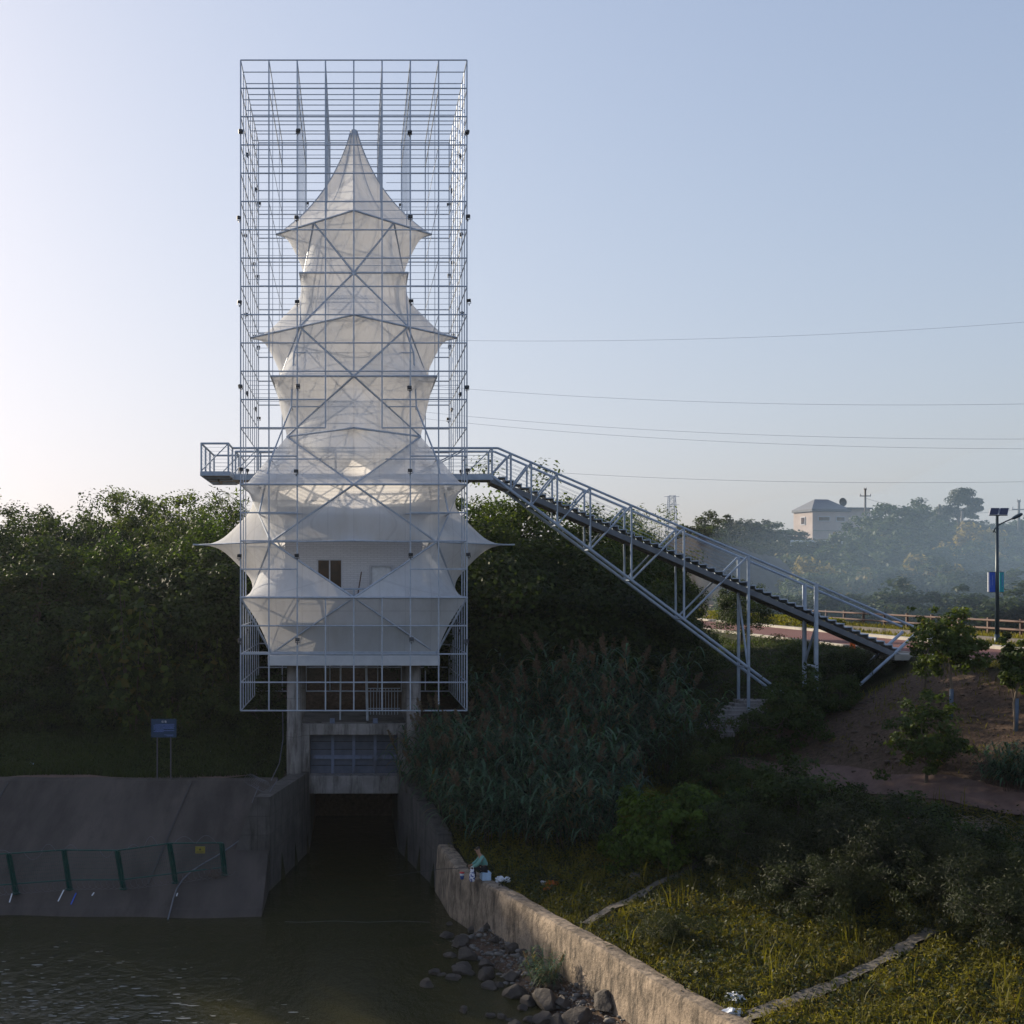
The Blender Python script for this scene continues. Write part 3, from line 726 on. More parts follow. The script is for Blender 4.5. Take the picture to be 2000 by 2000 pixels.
diamond_frame(18,3); diamond_frame(14,4); square_frame(16,2); square_frame(12,3); square_frame(8,4); square_frame(4,4); square_frame(2,3)
# opened tier where the footbridge passes
mb = MB(); J = [Vector((-2.5,-1.5,10)),Vector((2.5,-1.5,10)),Vector((2.5,1.5,10)),Vector((-2.5,1.5,10))]   # front-left, front-right, back-right, back-left
for q, (jl, jr) in ((0,(J[0],J[1])),(2,(J[2],J[3]))):
    Tp = rot((0,-4,10), q)
    sagged(Tp, jl, mid(12,3,q), jr, .7, 12, mb); sagged(Tp, jl, mid(8,4,q), jr, 1.0, 12, mb)
    for j in (jl, jr): edge(brace, j, mid(12,3,q)); edge(brace, j, mid(8,4,q)); edge(frame, j, Tp)
for j, cc, ma, mbb in ((J[0],corner(12,3,0),mid(12,3,0),mid(12,3,3)),(J[1],corner(12,3,1),mid(12,3,0),mid(12,3,1)),(J[2],corner(12,3,2),mid(12,3,2),mid(12,3,1)),(J[3],corner(12,3,3),mid(12,3,2),mid(12,3,3))):
    sagged(j, ma, cc, mbb, .25, 12, mb)
tri(mb, J[0], J[3], mid(12,3,3)); tri(mb, J[1], J[2], mid(12,3,1))
for j, cc, ma, mbb in ((J[0],corner(8,4,0),mid(8,4,0),Vector((-4,-2.7,8))),(J[1],corner(8,4,1),mid(8,4,0),Vector((4,-2.7,8))),(J[2],corner(8,4,2),mid(8,4,2),Vector((4,2.7,8))),(J[3],corner(8,4,3),mid(8,4,2),Vector((-4,2.7,8)))):
    sagged(j, ma, cc, mbb, .25, 12, mb)
mb.build("canopy_tier", M['fabric'], tent, True)
# widest star and the skirt; the front bay below it is left open
mb = MB()
for q in range(4):
    Tp = tips(6,6,q) if q in (1,3) else rot((0,-4.1,6), q)
    jl, jr = joint(6,6,q), joint(6,6,q+1)
    sagged(Tp, jl, mid(8,4,q), jr, .5 if q in (1,3) else 1.0, 14, mb)
    if q in (1,3): sagged(Tp, jl, mid(4,4,q), jr, .5, 14, mb)
    sagged(jl, mid(8,4,q), corner(8,4,q), mid(8,4,q-1), .32, 12, mb)
    sagged(jl, mid(4,4,q), corner(4,4,q), mid(4,4,q-1), .25, 12, mb)
    for j in (jl, jr): edge(brace, j, mid(8,4,q)); edge(brace, j, mid(4,4,q)); edge(frame, j, Tp, FR*.8)
    if q in (1,3): edge(frame, Tp, Tp*1.0 + Vector((.22 if q==1 else -.22,0,.01)), .035)
mb.build("canopy_tier", M['fabric'], tent, True)
mb = MB()
for q in range(4):
    a, b, c, d = corner(4,4,q), corner(4,4,q+1), corner(2,3,q+1), corner(2,3,q); N = 10
    vs = []
    for i in range(N+1):
        for j in range(N+1):
            u, w = i/N, j/N; p = (a*(1-u)+b*u)*(1-w) + (d*(1-u)+c*u)*w; pl = 1-.03*math.sin(math.pi*w); p.x *= pl; p.y *= pl; vs.append(p)
    mb.add(vs, [(i*(N+1)+j,(i+1)*(N+1)+j,(i+1)*(N+1)+j+1,i*(N+1)+j+1) for i in range(N) for j in range(N)])
    edge(brace, mid(4,3.95,q), corner(2,2.95,q), .035); edge(brace, mid(4,3.95,q), corner(2,2.95,q+1), .035); edge(brace, corner(4,4,q), corner(2,3,q), .04)
    edge(frame, corner(2,3,q), rot((-4,-3,2),q), .03)
mb.build("fabric_skirt", M['fabric'], tent, True)
frame.build("tier_frame", M['galv'], tent); brace.build("tier_brace", M['galv'], tent)
mb = MB()     # inner mast ring bars that show through the cloth
for l, s in ((15,1.6),(13,2.2),(11,2.3),(9,3.0),(7,3.4)):
    for q in range(4): edge(mb, corner(l,s,q), corner(l,s,q+1), .025)
for q in range(4): mb.path([corner(7,3.4,q),corner(9,3.0,q),corner(11,2.3,q),corner(13,2.2,q),corner(15,1.6,q),corner(17.6,1.2,q)], .035, 6)
mb.build("inner_mast", M['galv'], tent)

# ------------------------------------------------------------------ floodlights clamped to the cage
mb = MB(); mb.box(-.085,.085,-.05,.05,-.07,.07); mb.box(-.10,-.088,-.02,.02,-.12,.06); mb.box(.088,.10,-.02,.02,-.12,.06); mb.box(-.10,.10,-.02,.02,-.14,-.121); mb.tube((0,0,-.14),(0,0,-.22),.02,6)
mb.box(-.07,.07,-.075,-.051,-.055,.055); mb.tube((0,.05,0),(0,.09,.0),.04,6)
flood = None
cols = [("front face, left inner post",-2,-4.06,0),("front face, right inner post",2,-4.06,0),("front left corner post",-4.02,-4.05,.5),("front right corner post",4.02,-4.05,-.5),
        ("left side, front post",-4.06,-1,1.5),("right side, front post",4.06,-1,-1.5),("left side, rear post",-4.06,3,1.5),("right side, rear post",4.06,3,-1.5),
        ("back left corner post",-4,4.05,3.1),("back right corner post",4,4.05,3.1),("back face, left inner post",-2,4.06,3.1),("back face, right inner post",2,4.06,3.1)]
for cname, x, y, rz in cols:
    for k, l in enumerate((20.45,17.45,14.45,11.45,8.5,5.5,2.5)):
        if y > 2 and l < 9 and abs(x) < 3: continue
        if flood is None: mb.v = [(x*.8,y*.8,z*.8) for x,y,z in mb.v]; flood = o = mb.build("floodlight", M['flood'])
        else: o = flood.copy(); COL.objects.link(o)
        jx = ((k*37+int(x*11)) % 7 - 3)*.012
        o.location = (x+jx, TY+y, cz(l + (.25 if abs(y) < 4 else 0))+jx); o.rotation_euler = (.25*((k%3)-1), 0, rz + ((k*53)%5-2)*.12)
        tag(o, f"dark floodlight on the cage's {cname}, {ORD[k]} from the top", "floodlight", "floodlights clamped to the steel cage")

# ------------------------------------------------------------------ footbridge with stair
YN, YF = 46.3, 47.5
br = thing("footbridge_stair", "grey steel footbridge with truss stair running from the tower down to the road", "stair", (0,(YN+YF)/2,7.1))
def lb(mb): mb.v = [(x, y-(YN+YF)/2, z-7.1) for x, y, z in mb.v]; return mb
ZR, ZD = 15.09, 14.08
xr = lambda x: ZR if x < 5.5 else ZR-(x-5.5)*.4295          # rail height
xd = lambda x: ZD if x < 5.27 else ZD-(x-5.27)*.4335        # walking line
xc = lambda x: ZD-.05-(x-5.27)*.748                        # lower chord
posts = [5.27,5.99,6.77,7.76,9.02,10.59,12.60,15.06,17.64]
deckp = [-4.63,-3.65,-2.2,-.7,.8,2.3,4.24]
for nm, Y in (("near_truss",YN),("far_truss",YF)):
    mb = MB()
    mb.tube((-4.63,Y,ZR),(5.5,Y,ZR),.045,8); mb.tube((5.5,Y,ZR),(21.45,Y,xr(21.45)),.045,8)
    mb.build and lb(mb).build("handrail", M['bridge'], br)
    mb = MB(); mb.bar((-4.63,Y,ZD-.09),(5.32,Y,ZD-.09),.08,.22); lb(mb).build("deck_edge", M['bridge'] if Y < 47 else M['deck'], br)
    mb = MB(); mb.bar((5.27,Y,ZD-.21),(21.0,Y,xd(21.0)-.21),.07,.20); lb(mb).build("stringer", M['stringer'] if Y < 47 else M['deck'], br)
    mb = MB(); mb.tube((5.27,Y,xc(5.27)),(17.1,Y,xc(17.1)),.06,8); lb(mb).build("lower_chord", M['bridge'], br)
    def one(nm2, p, q, r, n=8): mb = MB(); mb.tube(p, q, r, n); lb(mb).build(nm2, M['bridge'], br)
    for x in deckp: one("railing_post", (x,Y,ZD), (x,Y,ZR), .035, 6)
    for x in posts[:-2]: one("truss_post", (x,Y,xc(x) if x > 5.3 else ZD), (x,Y,xr(x)), .042)
    one("truss_post", (posts[-2],Y,gh(posts[-2],Y)-.4), (posts[-2],Y,xr(posts[-2])+.03), .06); one("truss_post", (posts[-1],Y,gh(posts[-1],Y)-.4), (posts[-1],Y,xr(posts[-1])+.05), .085, 10)
    dp = deckp+[5.27]
    for a, b in zip(dp, dp[1:]): one("railing_diagonal", (a,Y,ZD), (b,Y,ZR), .022, 6)
    ps = posts[:-1]
    for i, (a, b) in enumerate(zip(ps, ps[1:])): one("truss_diagonal", (a,Y,xc(a) if i else ZD), (b,Y,xr(b)), .038)
    one("truss_diagonal", (19.3,Y,6.05), (21.5,Y,8.05), .06)
    mb = MB()
    for k in range(1,7):
        f = k/7; dz = (ZR-ZD)*f
        mb.tube((-4.63,Y,ZD+dz),(5.3,Y,ZD+dz),.006,4); mb.tube((5.3,Y,ZD+dz),(14.6,Y,xd(14.6)+dz),.006,4)
    lb(mb).build("infill_cable", M['bridge'], br)
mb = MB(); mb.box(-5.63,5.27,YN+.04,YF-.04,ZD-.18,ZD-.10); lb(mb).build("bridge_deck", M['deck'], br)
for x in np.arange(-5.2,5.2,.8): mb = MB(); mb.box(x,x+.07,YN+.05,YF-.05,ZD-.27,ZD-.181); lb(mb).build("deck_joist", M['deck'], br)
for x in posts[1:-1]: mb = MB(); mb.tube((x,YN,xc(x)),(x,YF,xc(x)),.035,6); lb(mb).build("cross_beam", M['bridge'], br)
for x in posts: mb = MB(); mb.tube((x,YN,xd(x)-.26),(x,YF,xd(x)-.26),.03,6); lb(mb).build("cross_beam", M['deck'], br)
for p_, q_, r_ in (((posts[-2],YF,xd(posts[-2])-.3),(posts[-2]+.02,YN,6.4),.04),((posts[-1],YN,xd(posts[-1])-.4),(posts[-1],YF,6.8),.045),((posts[-1],YN,6.75),(posts[-1],YF,6.75),.05)):
    mb = MB(); mb.tube(p_,q_,r_,8); lb(mb).build("cross_brace", M['bridge'], br)
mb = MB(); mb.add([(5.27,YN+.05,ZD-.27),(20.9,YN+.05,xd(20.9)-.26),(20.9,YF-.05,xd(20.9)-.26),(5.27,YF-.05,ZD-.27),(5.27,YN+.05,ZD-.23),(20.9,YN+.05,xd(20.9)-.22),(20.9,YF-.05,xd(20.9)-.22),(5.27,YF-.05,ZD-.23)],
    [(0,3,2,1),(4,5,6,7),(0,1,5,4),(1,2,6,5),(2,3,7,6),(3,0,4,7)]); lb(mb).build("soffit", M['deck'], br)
tread0 = None; nt_ = 50
for k in range(nt_):
    x = 5.5 + k*(20.9-5.5)/nt_
    if tread0 is None:
        mb = MB(); mb.box(0,.31,-.545,.545,-.04,0); mb.box(.28,.31,-.545,.545,-.14,-.041); tread0 = o = mb.build("tread", M['bridge'], br)
    else: o = tread0.copy(); COL.objects.link(o); o.parent = br
    o.location = (x, 0, xd(x)-7.1+.03)
# look-out at the left end
mb = MB(); mb.box(-5.63,-4.6,44.8,48.9,ZD-.15,ZD-.05); lb(mb).build("lookout_floor", M['deck'], br)
mb = MB()
for y in (45.5,46.4,47.4,48.3): mb.box(-5.6,-4.63,y,y+.06,ZD-.23,ZD-.151)
mb.bar((-5.63,44.78,ZD-.1),(-4.6,44.78,ZD-.1),.05,.16); mb.bar((-5.65,44.8,ZD-.1),(-5.65,48.9,ZD-.1),.05,.16); mb.bar((-4.58,44.8,ZD-.1),(-4.58,YN,ZD-.1),.05,.16)
lb(mb).build("lookout_beam", M['bridge'], br)
mb = MB()
lp = [(-4.63,YN),(-4.63,44.8),(-5.63,44.8),(-5.63,48.9),(-4.63,48.9),(-4.63,YF)]
for a, b in zip(lp, lp[1:]): mb.tube((*a,ZR),(*b,ZR),.04,8)
for x, y in lp[1:5] + [(-5.63,46.1),(-5.63,47.5)]: mb.tube((x,y,ZD-.1),(x,y,ZR),.035,6)
mb.tube((-5.63,44.8,ZD),(-4.63,44.8,ZR),.025,6); mb.tube((-5.63,48.9,ZD),(-4.63,48.9,ZR),.025,6)
for k in range(1,7):
    z = ZD + (ZR-ZD)*k/7
    for a, b in zip(lp, lp[1:]): mb.tube((*a,z),(*b,z),.006,4)
lb(mb).build("lookout_rail", M['bridge'], br)
mb = MB(); mb.box(20.6,22.0,YN-.1,YF+.1,7.0,7.22); lb(mb).build("stair_base", M['kerb'], br)
# ------------------------------------------------------------------ plants
def leaves(P, N, ln, wd, rng, spin=True):
    """Pointed leaf quads at P facing N; returns verts, faces."""
    n = len(P); N = N/np.maximum(np.linalg.norm(N, axis=1, keepdims=True), 1e-6)
    a = rng.normal(size=(n,3)); u = np.cross(N, a); u /= np.maximum(np.linalg.norm(u, axis=1, keepdims=True), 1e-6); w = np.cross(N, u)
    s = rng.uniform(.65, 1.3, (n,1)); l = ln*s*.5; ww = wd*s*.5
    V = np.stack([P-u*l, P+w*ww+N*ww*.25, P+u*l, P-w*ww+N*ww*.25], 1).reshape(-1,3)
    F = np.arange(4*n).reshape(n,4); return V, F
def crown(name, seed, R, H, z0, ncl, nlf, ln, wd, mat, lobes=.3, hollow=.55, flat=.7, clr=.30, top=1.0):
    rng = np.random.RandomState(seed)
    d = rng.normal(size=(ncl,3)); d /= np.linalg.norm(d, axis=1, keepdims=True)
    az = np.arctan2(d[:,1], d[:,0]); el = np.arcsin(d[:,2])
    lob = 1 + lobes*np.sin(az*2+rng.uniform(0,6))*np.cos(el*2+rng.uniform(0,6)) + lobes*.6*np.sin(az*3+el*3+rng.uniform(0,6))
    rr = (hollow + (1-hollow)*rng.rand(ncl)**.6)*lob
    tz = np.where(d[:,2] > 0, top, 1.0)
    cc = np.stack([R*rr*d[:,0], R*rr*d[:,1], z0+H*.45+H*.5*rr*d[:,2]*tz], 1)
    cr = R*clr*rng.uniform(.6,1.3,ncl)
    m = rng.poisson(nlf, ncl); idx = np.repeat(np.arange(ncl), m); n = len(idx)
    o = rng.normal(size=(n,3)); o /= np.linalg.norm(o, axis=1, keepdims=True); o *= (rng.rand(n,1)**.45)
    o[:,2] *= flat
    P = cc[idx] + o*cr[idx][:,None]; P[:,2] = np.maximum(P[:,2], .05)
    N = o*.7 + d[idx]*.5 + np.array([0,0,.55]) + rng.normal(size=(n,3))*.55
    V, F = leaves(P, N, ln, wd, rng)
    ct = rng.rand(ncl); tint = np.clip(ct[idx]*.55 + rng.rand(n)*.45, 0, 1)
    return np_mesh(name, V, F, mat, np.repeat(tint, 4)), cc
def trunk_mesh(seed, h, r, targets, k=7, lean=.05, mat=None):
    rg = random.Random(seed); mb = MB(); pts = [Vector((0,0,-.25))]
    for i in range(1,6): pts.append(Vector((rg.uniform(-lean,lean)*i, rg.uniform(-lean,lean)*i, h*i/5)))
    mb.path(pts, r, 8, r*.45)
    for t_ in rg.sample(list(map(tuple, targets)), min(k, len(targets))):
        a = pts[rg.randint(2,5)]; b = Vector(t_); mm = (a+b)/2 + Vector((0,0,-.08*(b-a).length)); mb.path([a, mm, b], r*.4, 5, r*.1)
    o = mb.build("trunk", mat or M['bark'], smooth=True); me = o.data; bpy.data.objects.remove(o); return me
class Plant:
    def __init__(s, crown_me, trunk_me, names=("crown","trunk")): s.c, s.t, s.n = crown_me, trunk_me, names
    def put(s, name, label, cat, p, sc=1.0, rz=0.0, group=None, sz=None):
        t = thing(name, label, cat, p, rz, group); t.scale = (sc, sc, sz or sc)
        obj(s.n[0], s.c, t)
        if s.t is not None: obj(s.n[1], s.t, t)
        return t
def mk(name, seed, R, H, z0, ncl, nlf, ln, wd, mat, tr=.12, bark=None, **kw):
    c, cc = crown(name, seed, R, H, z0, ncl, nlf, ln, wd, M[mat], **kw)
    return Plant(c, trunk_mesh(seed, z0+H*.55, tr, cc, mat=bark))
BROAD = [mk("crown", 11+i, 2.7, 5.2, 1.6, 100, 150, .18, .10, 'leaf_dark', .16, lobes=.34) for i in range(2)] + \
        [mk("crown", 21+i, 2.4, 6.0, 1.5, 100, 150, .17, .09, 'leaf_mid', .15, lobes=.36) for i in range(2)]
LUSH = [mk("crown", 31+i, 2.5, 5.4, 1.3, 95, 150, .18, .10, 'leaf_lush', .14, lobes=.35) for i in range(2)]
SHRUB = [mk("crown", 41+i, 1.5, 2.6, .1, 60, 90, .15, .08, 'leaf_dark', .05, lobes=.3) for i in range(2)] + [mk("crown", 44, 1.5, 2.0, .05, 110, 125, .11, .025, 'leaf_olive', .04, lobes=.6, hollow=.25, clr=.24)]
YELLOWISH = mk("crown", 51, 1.6, 2.4, .1, 60, 70, .20, .12, 'leaf_lush', .05, lobes=.35)
HILL = [mk("crown", 61+i, 3.1, 5.6, 1.2, 55, 60, .46, .28, 'leaf_hill', .15, lobes=.35) for i in range(3)] + [mk("crown", 66, 3.0, 5.0, 1.2, 55, 60, .42, .26, 'leaf_olive', .15, lobes=.35)]
HILLY = mk("crown", 68, 2.2, 3.6, .6, 40, 60, .42, .26, 'leaf_yellow', .1, lobes=.4)
# feathery bamboo-like tops: arching sprays of thin leaves
def feathery(seed, h=6.5, n=16, mat='leaf_mid'):
    rng = np.random.RandomState(seed); rg = random.Random(seed); mb = MB(); Ps, Ns = [], []
    for k in range(n):
        a = rg.uniform(0,6.28); sp = rg.uniform(.3,1.9); hh = h*rg.uniform(.7,1.05)
        pts = [Vector((math.cos(a)*.3*rg.random(), math.sin(a)*.3*rg.random(), -.2))]
        for i in range(1,9):
            f = i/8; pts.append(Vector((math.cos(a)*sp*f**2.2, math.sin(a)*sp*f**2.2, hh*(f-.12*f**4))))
        mb.path(pts, .03, 5, .006)
        for i in range(3,9):
            for _ in range(46):
                f = rng.rand(); b = pts[i-1].lerp(pts[i], f); o = rng.normal(size=3)*np.array([.32,.32,.22]); Ps.append(np.array(b)+o); Ns.append(o+rng.normal(size=3)*.5+np.array([0,0,.4]))
    V, F = leaves(np.array(Ps), np.array(Ns), .26, .055, rng)
    t = mb.build("stem", M['bark'], smooth=True); me = t.data; bpy.data.objects.remove(t)
    return Plant(np_mesh("foliage", V, F, M[mat], np.repeat(rng.rand(len(Ps)),4)), me, ("foliage","stem"))
FEATH = [feathery(71), feathery(72, 6.8, 14)]
# tall shoots with big leaves standing out of the bushes
def shoots(seed, n=9, h=3.6, mat='leaf_mid'):
    rng = np.random.RandomState(seed); rg = random.Random(seed); mb = MB(); Ps, Ns = [], []
    for k in range(n):
        a = rg.uniform(0,6.28); sp = rg.uniform(.2,1.3); hh = h*rg.uniform(.5,1.0); pts = []
        for i in range(8):
            f = i/7; pts.append(Vector((math.cos(a)*sp*(.3+f)*.8, math.sin(a)*sp*(.3+f)*.8, -.1+hh*f)))
        mb.path(pts, .03, 5, .01)
        for i in range(2,8):
            for _ in range(16):
                b = pts[i-1].lerp(pts[i], rng.rand()); o = rng.normal(size=3)*np.array([.17,.17,.08]); Ps.append(np.array(b)+o); Ns.append(np.array([o[0]*2.5,o[1]*2.5,.55])+rng.normal(size=3)*.25)
    V, F = leaves(np.array(Ps), np.array(Ns), .25, .16, rng)
    t = mb.build("stem", M['bark'], smooth=True); me = t.data; bpy.data.objects.remove(t)
    return Plant(np_mesh("foliage", V, F, M[mat], np.repeat(rng.rand(len(Ps)),4)), me, ("foliage","stem"))
SHOOT = [shoots(81), shoots(82, 7, 3.2)]
# giant reeds: leaning canes with long arching ribbon leaves and feathery plumes
def reeds(seed, n=26, h=3.0, spread=1.4, plumes=7):
    rng = np.random.RandomState(seed); rg = random.Random(seed); LV, LF, T = [], [], []; mb = MB(); PL = []
    def ribbon(p, d, ln, w, droop):
        side = Vector((0,0,1)).cross(d); side = side.normalized() if side.length > .05 else Vector((1,0,0)); q = Vector(p); dd = Vector(d).normalized(); base = len(LV); S = 5
        tv = rg.random()
        for i in range(S+1):
            ww = w*(1-(i/S))**.7 + .002
            LV.append(q-side*ww/2); LV.append(q+side*ww/2); T.extend((tv,tv))
            q = q + dd*(ln/S); dd = (dd + Vector((0,0,-droop))).normalized()
        for i in range(S): LF.append((base+2*i, base+2*i+1, base+2*i+3, base+2*i+2))
    for k in range(n):
        a = rg.uniform(0,6.28); r0 = spread*.45*math.sqrt(rg.random()); lean = rg.uniform(.1,.8); hh = h*rg.uniform(.6,1.08)
        b = Vector((r0*math.cos(a), r0*math.sin(a), -.1)); top = b + Vector((math.cos(a)*lean*hh*.6, math.sin(a)*lean*hh*.6, hh)); md = b.lerp(top,.55) + Vector((0,0,.12*hh*lean)) - Vector((math.cos(a),math.sin(a),0))*.1
        pts = [b.lerp(md,i/3).lerp(md.lerp(top,i/3),i/3) for i in range(4)]; mb.path(pts, .016, 4, .006)
        for i in range(17):
            f = .22+.78*i/16; p = b.lerp(md,f).lerp(md.lerp(top,f),f); an = rg.uniform(0,6.28)
            ribbon(p, Vector((math.cos(an)*.75, math.sin(an)*.75, rg.uniform(.3,1.1))), rg.uniform(.7,1.35), rg.uniform(.05,.09), rg.uniform(.28,.6))
        if k < plumes:
            d = (top-md).normalized(); PP, PN = [], []
            for _ in range(150):
                f = rng.rand(); w = .085*math.sin(math.pi*min(1,f*.85+.12)); o = rng.normal(size=3)*w*.6; PP.append(np.array(top + d*(f*.62)) + o + np.array([0,0,0])); PN.append(rng.normal(size=3))
            V, F = leaves(np.array(PP), np.array(PN), .13, .03, rng); PL.append(np_mesh("plume", V, F, M['plume'], np.repeat(rng.rand(len(PP)),4)))
    lf = np_mesh("leaf_blades", np.array(LV), np.array(LF), M['leaf_reed'], T)
    st = mb.build("cane", M['bark'], smooth=True); sm = st.data; bpy.data.objects.remove(st)
    return lf, sm, PL
REED = [reeds(91, 30, 3.2, 1.9), reeds(92, 33, 3.5, 2.1, 9), reeds(93, 26, 2.5, 1.8, 3)]
def put_reed(i, p, sc, rz, label):
    t = thing("giant_reed", label, "reeds", p, rz, "giant reed clumps beside the culvert"); t.scale = (sc,sc,sc)
    obj("leaf_blades", REED[i][0], t); obj("cane", REED[i][1], t)
    for me in REED[i][2]: obj("plume", me, t)

rg = random.Random(7)
def topped(plant_h, p, px_top_y):
    """Scale that makes a plant of natural height reach photo row px_top_y."""
    return (CZ + (VY-px_top_y)*p[1]/FOC - p[2])/plant_h
def wood_row(name, rowname, items, protos, ph, group, cat="tree", kindword="broadleaf tree"):
    n = len(items)
    for i, (px, Y, ytop, wide) in enumerate(items):
        x = (px-VX)*Y/FOC; p = Vector((x, Y, gh(x, Y)-.1)); sc = max(.35, topped(ph, p, ytop)); k = rg.randrange(len(protos))
        lab = f"{kindword} in {rowname}, {nth(i, n)}"
        protos[k].put(name, lab, cat, p, sc*wide, rg.uniform(0,6.28), group, sc)
# hillside wood left of the tower: three rows, skyline last
sky_l = [(-60,62,1010),(10,63,1012),(60,66,1004),(110,64,1015),(160,66,1008),(215,64,990),(250,67,985),(300,65,996),(345,63,990),(395,66,1000),(440,62,1005),(500,64,1010),(560,66,1025)]
wood_row("skyline_tree", "the left wood's skyline row", [(a,b+1.5,c+8,.9) for a,b,c in sky_l], BROAD+LUSH, 6.6, "skyline trees of the left wood")
mid_l = [(-60,58,1075),(0,57,1050),(55,58.5,1110),(105,56.5,1035),(150,58.5,1090),(200,56.5,1060),(255,58.5,1105),(310,56.5,1050),(360,58.5,1100),(410,56.5,1030),(460,57,1060),(520,58,1090)]
wood_row("woodland_tree", "the left wood's middle row", [(a,b,c,.92) for a,b,c in mid_l], BROAD+LUSH, 6.6, "middle trees of the left wood")
frn_l = [(-50,52.5,1170),(5,52,1190),(70,53,1150),(130,52,1200),(190,53,1220),(260,52,1205),(330,53,1190),(390,52.5,1150),(440,53,1120),(495,53,1180),(548,54,1240)]
wood_row("woodland_bush", "the left wood's front row", [(a,b+.6,c,1.2) for a,b,c in frn_l], BROAD[:2]+SHRUB[:1], 5.2, "front bushes of the left wood", "bush", "dark leafy bush")
for i, px in enumerate([-20,25,70,115,160,205,250,300,350,400,450,500]):
    Y = 50.6+.5*math.sin(i*2.1); x = (px-VX)*Y/FOC; SHRUB[i%2].put("undergrowth_bush", f"low dark bush at the grass bank's top edge, {nth(i,12)}", "bush", (x,Y,gh(x,Y)-.1), .95+.2*math.sin(i*1.7), i*1.9, "undergrowth of the left wood")
for i, (px, Y, yt) in enumerate([(330,61,985),(375,60.5,980),(415,61,975),(455,61.5,962),(500,62,985)]):
    x = (px-VX)*Y/FOC; p = Vector((x,Y,gh(x,Y))); FEATH[i%2].put("bamboo_plant", f"feathery bamboo top in the sky left of the cage, {nth(i,5)}", "bamboo", p, topped(6.3,p,yt), i*1.3, "bamboo behind the left wood")
for i, (px, Y, yt, w) in enumerate([(185,50.3,1175,1.0),(225,50.6,1160,1.0),(262,50.2,1110,1.1),(305,50.5,1150,1.0),(352,50.4,1170,1.1),(400,50.8,1195,1.0)]):
    x = (px-VX)*Y/FOC; p = Vector((x,Y,gh(x,Y))); s_ = topped(3.6,p,yt); SHOOT[i%2].put("tall_shrub", f"shrub of tall leafy shoots before the left wood, {nth(i,6)}", "shrub", p, s_*.8*w, i*1.1, "leafy shoots before the left wood", s_)
# trees that stand left of the picture and shade the river
for i, (x, y, s_) in enumerate([(-26,58,1.3),(-31,62,1.4),(-24.5,64,1.35),(-36,58,1.5),(-41,63,1.55),(-30,54,1.2),(-47,58,1.6)]):
    BROAD[i%4].put("woodland_tree", f"big tree beyond the wood's left end, {ORD[i]} one out", "tree", (x,y,gh(x,y)), s_, i, "middle trees of the left wood")
# dark trees behind the stair
rs = [(912,55,1012),(950,57,995),(990,56,1000),(1030,58,1005),(1075,57,1015),(1120,58,1020),(1170,57,1045),(1215,59,1025),(1265,58,1065),(1310,58,1100)]
wood_row("stairside_tree", "the row directly behind the footbridge stair", [(a,b,c,.82) for a,b,c in rs], LUSH+BROAD[2:], 6.6, "trees behind the stair")
fs_ = [(905,53,1130),(950,52.6,1120),(1005,52.8,1130),(1060,52.5,1125),(1115,52.8,1150),(1175,52.8,1165),(1235,52.6,1190),(1295,52.8,1215),(1350,52.6,1250)]
wood_row("shade_bush", "the shade below the footbridge stair", [(a,b,c,1.15) for a,b,c in fs_], BROAD[:2]+SHRUB[:1], 5.2, "bushes under the stair", "bush", "dark bush")
for px, Y, yt, i, lab in [(1262,95,975,0,"tall thin treetop rising behind the stair handrail"),(1215,90,1000,1,"second thin treetop left of the tall one behind the handrail")]:
    x = (px-VX)*Y/FOC; p = Vector((x,Y,gh(x,Y))); FEATH[i].put("slender_tree", lab, "tree", p, topped(6.3,p,yt)*.8, 1.0, None, topped(6.3,p,yt))
p = Vector(((1448-VX)*61/FOC,61,0)); p.z = gh(p.x,p.y); BROAD[0].put("round_tree", "dense dark round tree seen between the stair posts", "tree", p, topped(6.4,p,1135)*.95, .4)

# far hill on the right
hr = random.Random(12)
rows = [("far hill's top row", [(1345,175,1025),(1375,172,1015),(1405,178,1012),(1440,175,1010),(1470,172,1012),(1500,176,1020),(1535,172,1034),(1715,165,1000),(1745,160,985),(1775,158,990),(1805,160,992),(1840,158,1010),(1880,155,1015),(1920,157,1020),(1960,155,1020),(2000,155,1015),(2040,155,1015)]),
        ("far hill's second row", [(1330,150,1052),(1375,150,1050),(1420,152,1060),(1465,150,1050),(1510,152,1052),(1560,150,1058),(1610,150,1054),(1660,148,1038),(1705,146,1020),(1750,144,1015),(1800,142,1020),(1850,142,1035),(1900,140,1045),(1950,140,1050),(2000,140,1045),(2050,138,1050)]),
        ("far hill's third row", [(1580,134,1078),(1640,132,1068),(1690,130,1062),(1740,128,1058),(1790,127,1062),(1840,126,1068),(1895,125,1075),(1950,124,1080),(2010,123,1080)]),
        ("far hill's lowest row", [(1590,112,1118),(1650,115,1110),(1700,113,1105),(1755,111,1108),(1810,110,1110),(1870,108,1115),(1930,107,1118),(2000,105,1120)])]
for rn, its in rows:
    n = len(its)
    for i, (px, Y, yt) in enumerate(its):
        x = (px-VX)*Y/FOC; p = Vector((x,Y,gh(x,Y)-.2)); s_ = max(.5, topped(6.4,p,yt)); HILL[hr.randrange(4)].put("hill_tree", f"hazy tree in the {rn}, {nth(i,n)}", "tree", p, max(s_, 1.0)*1.05, hr.uniform(0,6.28), "trees on the far hill", s_)
bl = [(1470,100,1165),(1530,99,1160),(1590,98,1158),(1650,97,1160),(1710,96,1155),(1770,95,1150),(1840,93,1155),(1910,91,1160),(1985,90,1158),(2050,90,1158)]
